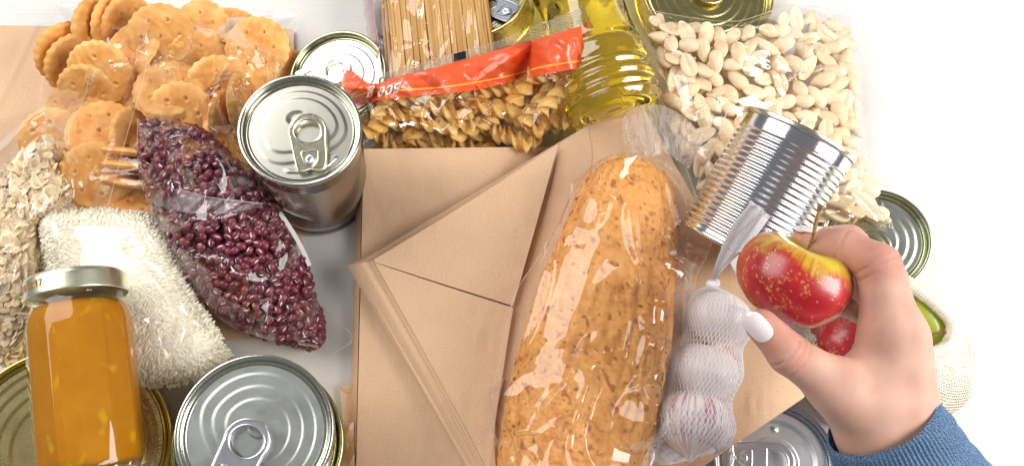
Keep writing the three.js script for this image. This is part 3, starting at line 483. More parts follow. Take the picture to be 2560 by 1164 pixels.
// ---------- oats ----------
{
  const patch = coons([[-95, 440], [20, 338], [112, 262]], [[112, 262], [124, 345], [152, 420], [176, 462], [160, 505], [104, 535], [98, 600], [100, 720], [100, 905]], [[-95, 935], [100, 905]], [[-95, 440], [-95, 935]]);
  const fill = (x, y, u, v) => 0.043 + 0.022 * pillow(clamp(u, 0.001, 0.999), v, 3, 4, 0.6) - 0.014 * smooth(620, 900, y);
  const bag = thing('oat_bag', 'clear bag of pale rolled oats at the edge, beside the rice', 'food bag');
  filmMesh(bag, 'film', patch, filmHeight((x, y, u, v) => fill(x, y, u, v), 0.0028, [crumpler(21, 0.022, 0.25, 0.0), crumpler(22, 0.009, 0.14, 0.1)], folds([[112, 262, 120, 470, 9, 0.0022], [60, 560, 90, 800, 26, 0.003]])), 150, 260);
  border(bag, [[112, 262], [122, 345], [150, 420], [174, 462], [164, 500]], 0.0465, 0.0005);
  border(bag, [[112, 262], [20, 338], [-60, 410]], 0.0465, 0.0004);
  const oat = (seed) => { const g = new THREE.SphereGeometry(1, 14, 9), p = g.attributes.position; for (let i = 0; i < p.count; i++) { const x = p.getX(i), y = p.getY(i), z = p.getZ(i), e = 1 + 0.14 * noise(x * 2 + seed * 3, z * 2, seed), groove = 0.28 * Math.exp(-z * z / 0.02) * (y > 0 ? 1 : 0); p.setXYZ(i, x * 0.0052 * e * (1 - 0.12 * z * z), (y * (0.00055) + 0.0006 * (x * x * 0.6 - z * z * 0.5) + 0.0004 * noise(x * 3 + seed, z * 3, 4) - groove * 0.0012), z * 0.0034 * e); } g.computeVertexNormals(); return colour(g, (x, y, z) => mix3([0.95, 0.82, 0.6], [0.8, 0.61, 0.36], clamp(0.35 + 0.8 * noise(x * 420 + seed * 5, z * 700, seed) + 0.5 * Math.exp(-z * z / 0.0000004)))); };
  const geos = [1, 2, 3, 4].map(oat), mats = [[1, 1, 1], [0.86, 0.82, 0.78], [1.0, 0.95, 0.85]].map((c) => std({ vertexColors: true, color: rgb(...c), roughness: 0.7 }));
  const rand = seeded(210), all = []; for (let i = 0; i < 5200; i++) { const u = rand() * 0.98, v = lerp(0.12, 0.97, rand()), [x, y] = patch(u, v); if (x < -20 || y < 345 - 0.3 * (112 - x) * 0 + (x < 60 ? 0 : 0)) continue; if (y < 330 + Math.abs(x - 70) * 0.25) continue; all.push({ x, y, u, v }); }
  // upper flakes one by one, those below as one mass
  const top = []; for (const p of all) if (top.length < 300 && top.every((o) => Math.hypot(o.x - p.x, o.y - p.y) > 14.2)) top.push(p);
  top.forEach((p, i) => { const m = mesh('oat_flake', geos[i % 4], mats[i % 3]); tag(m, 'pale rolled oat flake lying in the clear oat bag', 'oat flake', 'oat flakes on top in the clear bag'); m.position.copy(P(p.x, p.y, fill(p.x, p.y, p.u, p.v) - 0.0012 - rand() * 0.0024)); m.quaternion.copy(lie(rand, 0.75)); m.scale.setScalar(lerp(0.72, 1.05, rand())); });
  instanced('oat_flakes', geos[1], mats[1], all.slice(0, 2600).map((p) => place(P(p.x, p.y, fill(p.x, p.y, p.u, p.v) - 0.004 - rand() * 0.006), lie(rand, 0.8), lerp(0.8, 1.1, rand()))), 'mass of rolled oats deeper in the clear bag', 'oats');
}

// ---------- rice ----------
{
  const patch = coons([[95, 525], [230, 522], [366, 532]], [[366, 532], [430, 610], [490, 740], [545, 830], [580, 892]], [[112, 905], [250, 950], [385, 966], [500, 945], [580, 892]], [[95, 525], [102, 680], [112, 905]]);
  const fill = (x, y, u, v) => 0.02 + 0.034 * pillow(u, v, 8, 8, 0.5) + 0.012 * smooth(0.35, 0, u) * smooth(0.45, 0, v) + 0.006 * smooth(760, 540, y);
  const bag = thing('rice_bag', 'clear pillow bag of long white rice between jar and beans', 'food bag');
  filmMesh(bag, 'film', patch, filmHeight(fill, 0.0022, [crumpler(31, 0.045, 0.3, -0.05), crumpler(32, 0.018, 0.14, 0.15)], folds([[350, 545, 440, 700, 16, 0.003], [430, 700, 520, 800, 12, 0.002], [420, 930, 520, 850, 14, 0.003], [300, 600, 390, 640, 30, 0.003], [440, 840, 500, 760, 10, 0.002]])), 220, 220);
  border(bag, [[95, 525], [230, 522], [366, 532]], (x, y, t) => 0.0245, 0.0005);
  border(bag, [[366, 532], [430, 610], [490, 740], [545, 830], [580, 892]], 0.021, 0.0006);
  border(bag, [[250, 950], [385, 966], [500, 945], [580, 892]], 0.019, 0.0005);
  border(bag, [[95, 525], [102, 680], [112, 800]], 0.022, 0.0005);
  const grain = (() => { const g = new THREE.SphereGeometry(1, 8, 7).rotateZ(Math.PI / 2), p = g.attributes.position; for (let i = 0; i < p.count; i++) p.setXYZ(i, p.getX(i) * 0.0036, p.getY(i) * 0.00098, p.getZ(i) * 0.00105); g.computeVertexNormals(); return g; })();
  const rand = seeded(310), list = [];
  for (let i = 0; i < 10500; i++) { const u = lerp(0.012, 0.988, rand()), v = lerp(0.012, 0.988, rand()), [x, y] = patch(u, v); list.push(place(P(x, y, fill(x, y, u, v) - rand() * rand() * 0.003 + 0.0002), lie(rand, 0.09), lerp(0.96, 1.18, rand()))); }
  const rice = instanced('rice', grain, std({ color: 0xffffff, roughness: 0.4 }), list, 'mass of white long grain rice filling its clear bag', 'rice');
  const c = new THREE.Color(); for (let i = 0; i < list.length; i++) { const k = lerp(0.8, 1, rand()); rice.setColorAt(i, c.setRGB(0.95 * k, 0.885 * k, lerp(0.68, 0.77, rand()) * k)); }
}

// ---------- red beans ----------
{
  const patch = coons([[342, 296], [400, 288], [486, 316]], [[486, 316], [600, 402], [700, 530], [764, 650], [796, 752], [810, 852]], [[792, 872], [810, 852]], [[342, 296], [346, 420], [375, 520], [460, 690], [555, 800], [660, 846], [792, 872]]);
  const base = (v) => lerp(0.052, 0.012, smooth(0.25, 0.95, v));
  const fill = (x, y, u, v) => base(v) + 0.031 * Math.pow(Math.max(0, 1 - Math.abs(2 * u - 1) ** 2.6), 0.6) * smooth(-0.05, 0.16, v) * (1 - 0.35 * smooth(0.8, 1, v));
  const bag = thing('bean_bag', 'pointed clear bag of dark red beans lying over rice and crackers', 'food bag');
  const fold = folds([[560, 545, 806, 862, 7, 0.0022], [600, 640, 660, 600, 18, 0.004], [640, 690, 700, 640, 16, 0.004], [690, 760, 740, 720, 16, 0.004], [740, 800, 770, 770, 14, 0.003], [400, 380, 470, 340, 16, 0.004], [430, 430, 500, 370, 14, 0.004], [360, 390, 430, 330, 12, 0.003], [480, 420, 540, 470, 16, 0.004], [520, 560, 640, 520, 18, 0.004]]);
  filmMesh(bag, 'film', patch, filmHeight(fill, 0.0024, [crumpler(41, 0.03, 0.4, 0.0), crumpler(42, 0.012, 0.2, 0.16)], fold), 170, 300);
  filmMesh(bag, 'film_flap', coons([[366, 482], [440, 474], [520, 492], [656, 509]], [[656, 509], [652, 517]], [[362, 505], [460, 530], [560, 532], [652, 517]], [[366, 482], [362, 505]]), (x, y, u, v) => 0.0885 + 0.002 * Math.sin(u * 7) - 0.03 * (1 - u) ** 3 + 0.0012 * tri(u * 6 + v) - 0.003 * u, 70, 14, FILM_HAZY);
  filmMesh(bag, 'film_flap', coons([[800, 764], [880, 848]], [[880, 848], [828, 884]], [[806, 852], [828, 884]], [[800, 764], [806, 852]]), (x, y, u, v) => 0.012 - 0.004 * u + 0.0012 * tri(v * 7 + u * 2), 40, 40, FILM_SOFT);
  mesh('paper_label', gridGeometry(8, 40, (u, v) => { const x = lerp(lerp(703, 778, v), lerp(693, 768, v), u), y = lerp(528, 662, v) + u * 4; return P(x + 6 * Math.sin(v * 3.1), y, lerp(0.044, 0.026, v) + u * 0.004); }), std({ color: rgb(0.82, 0.82, 0.84), roughness: 0.5, side: THREE.DoubleSide }), bag);
  border(bag, [[342, 296], [346, 420], [375, 520], [460, 690], [555, 800], [660, 846], [768, 868]], (x, y, t) => lerp(0.0545, 0.0145, smooth(0.25, 0.95, t)), 0.0004);
  border(bag, [[366, 482], [440, 474], [520, 492], [656, 509]], (x, y, t) => 0.0895 + 0.002 * Math.sin(t * 7) - 0.03 * (1 - t) ** 3 - 0.003 * t, 0.0005);
  border(bag, [[804, 768], [880, 848], [828, 884]], 0.0105, 0.0005);
  const bean = (() => { const g = new THREE.SphereGeometry(1, 18, 12), p = g.attributes.position; for (let i = 0; i < p.count; i++) { const x = p.getX(i), y = p.getY(i), z = p.getZ(i), s = Math.abs(x) ** 2.6; p.setXYZ(i, x * 0.0038, y * 0.0027 * (1 - 0.06 * s) + 0.0001 * x, z * 0.0028); } g.computeVertexNormals(); return g; })();
  const scar = (() => { const g = new THREE.SphereGeometry(1, 10, 6), p = g.attributes.position; for (let i = 0; i < p.count; i++) p.setXYZ(i, p.getX(i) * 0.0019, p.getY(i) * 0.00026, p.getZ(i) * 0.00046); g.computeVertexNormals(); return g; })();
  const reds = [[0.17, 0.021, 0.046], [0.2, 0.03, 0.056], [0.14, 0.017, 0.04], [0.22, 0.04, 0.06]].map((c) => phys({ color: rgb(...c), roughness: 0.34, clearcoat: 0.35, clearcoatRoughness: 0.25 })), white = std({ color: rgb(0.85, 0.76, 0.66), roughness: 0.6 });
  const rand = seeded(410), cells = []; for (let i = 0; i < 9000; i++) { const u = lerp(0.03, 0.97, rand()), v = lerp(0.02, 0.985, rand()), [x, y] = patch(u, v); cells.push({ x, y, u, v }); }
  const top = []; for (const p of cells) if (top.length < 300 && top.every((o) => Math.hypot(o.x - p.x, o.y - p.y) > 15.6)) top.push(p);
  const protos = reds.map((m) => { const b = new THREE.Group(); b.userData = {}; return m; });
  top.forEach((p, i) => {
    const m = mesh('red_bean', bean, protos[(i * 7) % 4]); tag(m, 'dark red bean with pale scar in the pointed clear bag', 'bean', 'red beans on top in the pointed bag');
    m.position.copy(P(p.x, p.y, fill(p.x, p.y, p.u, p.v) - 0.003 - rand() * 0.0009)); m.quaternion.copy(lie(rand, 0.4)); m.scale.setScalar(lerp(0.8, 1.0, rand()));
    const s = mesh('bean_scar', scar, white, m); const a = rand() * Math.PI - Math.PI / 2; if (i % 3 === 0 || Math.abs(a) < 0.9) { s.position.set(0, Math.cos(a) * 0.00265, Math.sin(a) * 0.00275); s.rotation.x = a; } else { s.position.set(0, -0.0026, 0); }
  });
  instanced('red_beans', bean, reds[2], cells.slice(0, 1500).map((p) => place(P(p.x, p.y, fill(p.x, p.y, p.u, p.v) - 0.0068 - rand() * 0.006), lie(rand, 0.8))), 'mass of dark red beans deeper in the pointed bag', 'beans');
}

// ---------- peanuts ----------
{
  const patch = coons([[1608, 22], [1730, 44], [1845, 52], [1985, 14], [2140, 36]], [[2140, 36], [2153, 150], [2164, 300], [2182, 440], [2236, 572]], [[1742, 475], [1850, 530], [2050, 562], [2236, 572]], [[1608, 22], [1625, 150], [1652, 270], [1742, 475]]);
  const fill = (x, y, u, v) => 0.005 + 0.024 * smooth(0.32, 0.12, v) * smooth(0.75, 0.6, u) + (0.036 - 0.014 * smooth(0.3, 0.1, v)) * pillow(u, v, 5, 5, 0.5) + 0.028 * smooth(0.7, 1, v) * smooth(0.5, 1, u);
  const bag = thing('peanut_bag', 'large clear bag of pale shelled peanuts under the ribbed can', 'food bag');
  const fold = folds([[1640, 40, 1740, 150, 16, 0.0035], [2075, 90, 1960, 210, 14, 0.0035], [1845, 55, 1870, 120, 26, 0.004], [1960, 180, 1900, 250, 40, 0.005], [2090, 400, 2150, 330, 24, 0.004], [2060, 520, 2180, 450, 26, 0.005], [2180, 440, 2225, 570, 16, 0.004], [1700, 300, 1800, 250, 20, 0.003]]);
  filmMesh(bag, 'film', patch, filmHeight(fill, 0.003, [crumpler(51, 0.03, 0.24, 0.02), crumpler(52, 0.01, 0.13, 0.14)], fold), 300, 270);
  filmMesh(bag, 'seal', coons([[1752, 268], [1828, 250]], [[1828, 250], [1800, 330], [1742, 462]], [[1732, 452], [1742, 462]], [[1752, 268], [1745, 340], [1732, 452]]), (x, y, u, v) => 0.0475 + 0.0035 * Math.sin(v * 5) + 0.0009 * tri(v * 16) + 0.006 * u * (1 - v), 24, 110, FILM_SOFT);
  filmMesh(bag, 'seal', coons([[1592, 14], [1612, 22]], [[1612, 22], [1634, 150], [1665, 280], [1720, 400]], [[1640, 410], [1720, 400]], [[1592, 14], [1606, 150], [1622, 280], [1640, 410]]), (x, y, u, v) => 0.008 + 0.002 * tri(u * 3 + v * 2) + 0.003 * u, 20, 120, FILM_SOFT);
  border(bag, [[1608, 22], [1730, 44], [1845, 52], [1985, 14], [2140, 36]], (x, y, t) => 0.033 - 0.022 * smooth(0.6, 0.75, t), 0.0006);
  border(bag, [[2140, 36], [2153, 150], [2164, 300], [2182, 440], [2236, 572]], (x, y, t) => 0.0095 + 0.028 * smooth(0.7, 1, t), 0.0006);
  border(bag, [[1828, 250], [1800, 330], [1742, 462]], (x, y, t) => 0.0545 + 0.0035 * Math.sin(t * 5) - 0.006 * t, 0.0006);
  const nut = (seed, half) => { const g = new THREE.SphereGeometry(1, 26, 18), p = g.attributes.position; for (let i = 0; i < p.count; i++) { let x = p.getX(i), y = p.getY(i), z = p.getZ(i); const w = 1 - 0.16 * x + 0.06 * noise(x * 2 + seed * 3, z * 2, seed); let yy = y * 0.0046 * w; if (half && yy > 0.0009) yy = 0.0009 + (yy - 0.0009) * 0.14 - 0.0009 * Math.exp(-z * z / 0.03) * (1 - x * x) - 0.0006 * Math.exp(-((x - 0.72) ** 2) / 0.03 - z * z / 0.06); if (!half) yy -= 0.0003 * Math.exp(-(z * z) / 0.006) * (y > 0 ? 1 : 0); p.setXYZ(i, x * 0.0098 + (x > 0.86 ? 0.0007 * (x - 0.86) / 0.14 : 0), yy, z * 0.0057 * w + 0.0005 * x * x); } g.computeVertexNormals(); return colour(g, (x, y, z) => mix3([0.92, 0.76, 0.54], [0.84, 0.63, 0.39], clamp(0.3 + 0.9 * fbm(x * 240 + seed * 4, z * 240, y * 240, 3) + (half && y > 0.0002 ? -0.25 : 0) + smooth(0.006, 0.0105, x) * 0.35))); };
  const geos = [nut(1, false), nut(2, true), nut(3, false), nut(4, true), nut(5, false)], mats = [[1, 1, 1], [1, 0.96, 0.92], [0.95, 0.91, 0.84]].map((c) => std({ vertexColors: true, color: rgb(...c), roughness: 0.5 }));
  const rand = seeded(510);
  for (const [layer, gap, most] of [[0, 30, 205], [1, 31, 95]]) {
    const d = darts(rand, patch, gap, 4200, 0.055, 0.95, 0.05, 0.95).slice(0, most);
    d.forEach((p, i) => { const m = mesh('peanut', geos[Math.floor(rand() * 5)], mats[i % 3]); tag(m, 'pale blanched peanut inside the large clear bag', 'peanut', 'peanuts in the clear bag'); m.position.copy(P(p.x, p.y, fill(p.x, p.y, p.u, p.v) - 0.0048 - rand() * 0.002 - layer * 0.0085)); m.quaternion.copy(lie(rand, layer ? 0.9 : 0.5)); m.scale.setScalar(lerp(0.8, 1.04, rand())); });
  }
}

// ---------- flat pasta in its pack ----------
{
  const patch = quad([948, -40], [1214, -40], [1240, 150], [968, 190]);
  const bag = thing('pasta_pack', 'clear pack of long flat pasta with a dark red printed edge', 'food pack');
  const hh = (u) => 0.031 + 0.011 * Math.pow(Math.max(0, 1 - Math.abs(2 * u - 1) ** 4), 0.6);
  filmMesh(bag, 'film', quad([902, -40], [1216, -40], [1244, 158], [936, 196]), filmHeight((x, y, u, v) => 0.006 + 0.0385 * Math.pow(Math.max(0, 1 - Math.abs(2 * clamp(u, 0.0, 1) - 1) ** 6), 0.7), 0.0055, [crumpler(61, 0.02, 0.34, -0.1, 0.12, 0), crumpler(63, 0.05, 0.12, 0, 1)], folds([[965, -10, 990, 150, 12, 0.002], [1060, 60, 1090, 160, 26, 0.003], [1090, 0, 1120, 80, 20, 0.002]])), 160, 110, FILM_THIN);
  mesh('printed_edge', gridGeometry(14, 60, (u, v) => P(lerp(lerp(900, 934, v), lerp(926, 958, v), u) + 3 * noise(v * 9, u), lerp(-40, 192, v), 0.006 + 0.032 * Math.pow(u, 0.6) + 0.001 * tri(v * 7 + u))), phys({ color: rgb(0.3, 0.012, 0.04), roughness: 0.2, clearcoat: 0.8, clearcoatRoughness: 0.08, side: THREE.DoubleSide }), bag);
  const strip = new RoundedBoxGeometry(0.0025, 0.0016, 0.085, 2, 0.0006), rand = seeded(610), tones = [[0.6, 0.33, 0.095], [0.54, 0.29, 0.08], [0.64, 0.365, 0.115], [0.5, 0.26, 0.065]].map((c) => phys({ color: rgb(...c), roughness: 0.42, transmission: 0 }));
  for (let layer = 0; layer < 3; layer++) for (let i = 0; i < 34; i++) {
    const u = (i + 0.5 + (rand() - 0.5) * 0.3 + layer * 0.4) / 34.6, [x0, y0] = patch(u, 0.05), [x1, y1] = patch(u + (rand() - 0.5) * 0.02, 0.95), h = hh(u) - layer * 0.0022 - rand() * 0.0009, a = P(x0, y0, h), b = P(x1, y1, h - 0.001);
    const m = mesh('pasta_strip', strip, tones[Math.floor(rand() * 4)]); tag(m, 'long flat strip of dry pasta in the clear pack', 'pasta', 'flat pasta strips in the clear pack');
    m.position.copy(a).lerp(b, 0.5); m.lookAt(b); m.rotateZ((rand() - 0.5) * 0.22);
  }
}

// ---------- fusilli bag with the orange print ----------
{
  const sealLow = [[832, 172], [880, 178], [926, 209], [990, 193], [1130, 157], [1300, 108], [1476, 59]];
  const bandLow = [[880, 262], [930, 252], [1040, 240], [1180, 226], [1300, 200], [1464, 166]];
  const patch = coons(sealLow, [[1476, 59], [1463, 165], [1466, 290], [1486, 392]], [[905, 405], [1200, 405], [1486, 392]], [[832, 172], [868, 250], [902, 300], [905, 405]]);
  const bulge = (x, y) => { const u = clamp((x - 850) / 620), top = lerp(205, 60, clamp((x - 900) / 570)), v = clamp((y - top) / (386 - top)); return 0.008 + 0.036 * Math.pow(Math.max(0, 1 - Math.abs(2 * u - 1) ** 5), 0.5) * Math.pow(Math.max(0.0, Math.sin(Math.PI * Math.pow(clamp(0.1 + v * 0.9), 0.85))), 0.55) + 0.016 * smooth(0.35, 0, v) + 0.026 * smooth(1310, 1430, x) * smooth(330, 170, y); };
  const fold = folds([[1450, 175, 1180, 300, 22, 0.005], [1180, 300, 1020, 372, 24, 0.006], [1160, 190, 1040, 360, 40, 0.006], [930, 240, 985, 370, 30, 0.006], [1320, 180, 1400, 200, 30, 0.005], [1390, 190, 1310, 370, 34, 0.006], [1230, 240, 1100, 340, 18, 0.004], [930, 210, 900, 290, 18, 0.004], [1330, 110, 1120, 250, 16, 0.003], [1440, 80, 1460, 160, 12, 0.003], [940, 215, 1010, 300, 12, 0.003]]);
  const air = filmHeight((x, y) => bulge(x, y), 0.003, [crumpler(71, 0.034, 0.3, -0.05, 0.8, 1.2), crumpler(72, 0.012, 0.1, 0.12)], fold);
  const bag = thing('fusilli_bag', 'clear bag of fusilli with an orange printed band and crimped seal', 'food bag');
  filmMesh(bag, 'film', patch, air, 320, 150);
  const band = coons(sealLow, [[1476, 59], [1464, 166]], bandLow, [[832, 172], [880, 262]]);
  mesh('orange_band', gridGeometry(300, 60, (u, v) => { const [x, y] = band(u, v); return P(x, y, air(x, y) + 0.0005); }), phys({ color: rgb(0.8, 0.1, 0.022), roughness: 0.5, clearcoat: 0.8, clearcoatRoughness: 0.03, side: THREE.DoubleSide }), bag);
  const line = curve2([[872, 246], [925, 230], [1010, 225], [1120, 216], [1260, 192], [1360, 166], [1464, 150]]);
  mesh('yellow_line', gridGeometry(200, 3, (u, v) => { const [x, y] = line(u), q = line(Math.min(1, u + 0.01)), p = line(Math.max(0, u - 0.01)), l = Math.hypot(q[0] - p[0], q[1] - p[1]), k = (v - 0.5) * 4.4; const X = x - (q[1] - p[1]) / l * k, Y = y + (q[0] - p[0]) / l * k; return P(X, Y, air(X, Y) + 0.0008); }), std({ color: rgb(0.95, 0.42, 0.06), roughness: 0.4, side: THREE.DoubleSide }), bag);
  // crimped seal with a wavy cut edge
  const cut = curve2([[836, 151], [890, 150], [932, 178], [1000, 172], [1130, 132], [1270, 92], [1360, 54], [1462, 14]]);
  const seal = (u, v) => { const a = cut(u), b = curveSeal(u), w = (1 - v) * 2.2 * tri(u * 62); return [lerp(a[0], b[0], v), lerp(a[1], b[1], v) + w]; }, curveSeal = curve2(sealLow);
  const sealH = (x, y, u, v) => { const [bx, by] = curveSeal(u); return lerp(Math.max(0.042, air(bx, by) + 0.004), air(bx, by) + 0.0004, v) + 0.0006 * tri(v * 7) + 0.0012 * Math.sin(u * 40) * (1 - v); };
  mesh('seal', gridGeometry(520, 56, (u, v) => { const [x, y] = seal(u, v); return P(x, y, sealH(x, y, u, v)); }), FILM_SEAL, bag);
  mesh('black_mark', gridGeometry(10, 30, (u, v) => { const uu = lerp(0.474, 0.522, u), [x, y] = seal(uu, lerp(0.12, 0.95, v)); return P(x, y, sealH(x, y, uu, lerp(0.12, 0.95, v)) + 0.0004); }), std({ color: rgb(0.02, 0.018, 0.025), roughness: 0.3, side: THREE.DoubleSide }), bag);
  // weight printed upside down in white on the orange band
  { const font = await new FontLoader().loadAsync('fonts/droid/droid_sans_bold.typeface.json'), [x0, y0] = [1004, 205], ang = Math.PI + 0.23;
    const letters = new THREE.ShapeGeometry(font.generateShapes('500 g', 26), 6), q = letters.attributes.position;
    for (let i = 0; i < q.count; i++) { const a = q.getX(i), b = q.getY(i), X = x0 + a * Math.cos(ang) + b * Math.sin(ang) * 1, Y = y0 - a * Math.sin(ang) * 1 - b * Math.cos(ang); const w = P(X, Y, air(X, Y) + 0.0011); q.setXYZ(i, w.x, w.y, w.z); }
    letters.computeVertexNormals(); mesh('printed_weight', letters, std({ color: rgb(0.9, 0.88, 0.86), roughness: 0.4, side: THREE.DoubleSide }), bag); }

  border(bag, [[1476, 59], [1463, 165], [1466, 290], [1480, 372]], (x, y) => air(x, y) + 0.0003, 0.0004);
  const twist = (turns, seed) => {   // three blades wound round an axis
    const L = 0.037, n = 48, m = 5, pos = [], idx = [];
    for (let b = 0; b < 3; b++) for (const s of [1, -1]) { const base = pos.length / 3; for (let i = 0; i <= n; i++) for (let j = 0; j <= m; j++) { const t = i / n, k = j / m, ruff = 1 + 0.03 * Math.sin(t * 15 + seed), r = 0.0062 * k * ruff, a = b * 2 * Math.PI / 3 + t * turns * 2 * Math.PI + k * 0.95, th = 0.0009 * (1 - 0.3 * k) * s; pos.push((t - 0.5) * L, r * Math.cos(a) - th * Math.sin(a), r * Math.sin(a) + th * Math.cos(a)); }
      for (let i = 0; i < n; i++) for (let j = 0; j < m; j++) { const p = base + i * (m + 1) + j, q = p + m + 1; s > 0 ? idx.push(p, p + 1, q, p + 1, q + 1, q) : idx.push(p, q, p + 1, p + 1, q, q + 1); } }
    const g = new THREE.BufferGeometry(); g.setAttribute('position', new THREE.Float32BufferAttribute(pos, 3)); g.setAttribute('uv', new THREE.Float32BufferAttribute(new Float32Array(pos.length / 3 * 2), 2)); g.setIndex(idx); g.computeVertexNormals(); return g;
  };
  const geos = [twist(1.25, 1), twist(1.4, 2), twist(1.15, 4)], mats = [[0.95, 0.64, 0.2], [0.92, 0.58, 0.17], [0.96, 0.7, 0.27]].map((c) => phys({ color: rgb(...c), roughness: 0.4, transmission: 0.2, thickness: 0, side: THREE.DoubleSide }));
  const rand = seeded(710), inner = coons([[935, 250], [1100, 225], [1440, 150]], [[1440, 150], [1405, 292]], [[940, 372], [1230, 372], [1330, 330], [1405, 292]], [[935, 250], [940, 372]]);
  for (const [layer, gap, most] of [[0, 48, 42], [1, 46, 40], [2, 46, 40]]) darts(rand, inner, gap, 1500).slice(0, most).forEach((p, i) => {
    const m = mesh('fusilli', geos[i % 3], mats[(i + layer) % 3]); tag(m, 'dry amber pasta spiral inside the orange banded bag', 'fusilli', 'fusilli in the orange banded bag');
    m.position.copy(P(p.x, p.y, Math.max(0.005, Math.min(bulge(p.x, p.y), 0.05 - 0.028 * smooth(310, 360, p.y)) - 0.005 - layer * 0.0095))); m.quaternion.setFromEuler(new THREE.Euler(rand() * 6, (rand() - 0.5) * 2.2 + (rand() < 0.3 ? 1.4 : 0) + 0.3, (rand() - 0.5) * 0.8, 'YXZ')); m.quaternion.setFromAxisAngle(UP, (rand() - 0.5) * (layer ? 2.4 : 1.7) + 0.25).multiply(q2.setFromEuler(new THREE.Euler(rand() * 6.28, 0, (rand() - 0.5) * 0.3, 'ZXY'))); m.scale.setScalar(lerp(0.92, 1.08, rand()));
  });
}
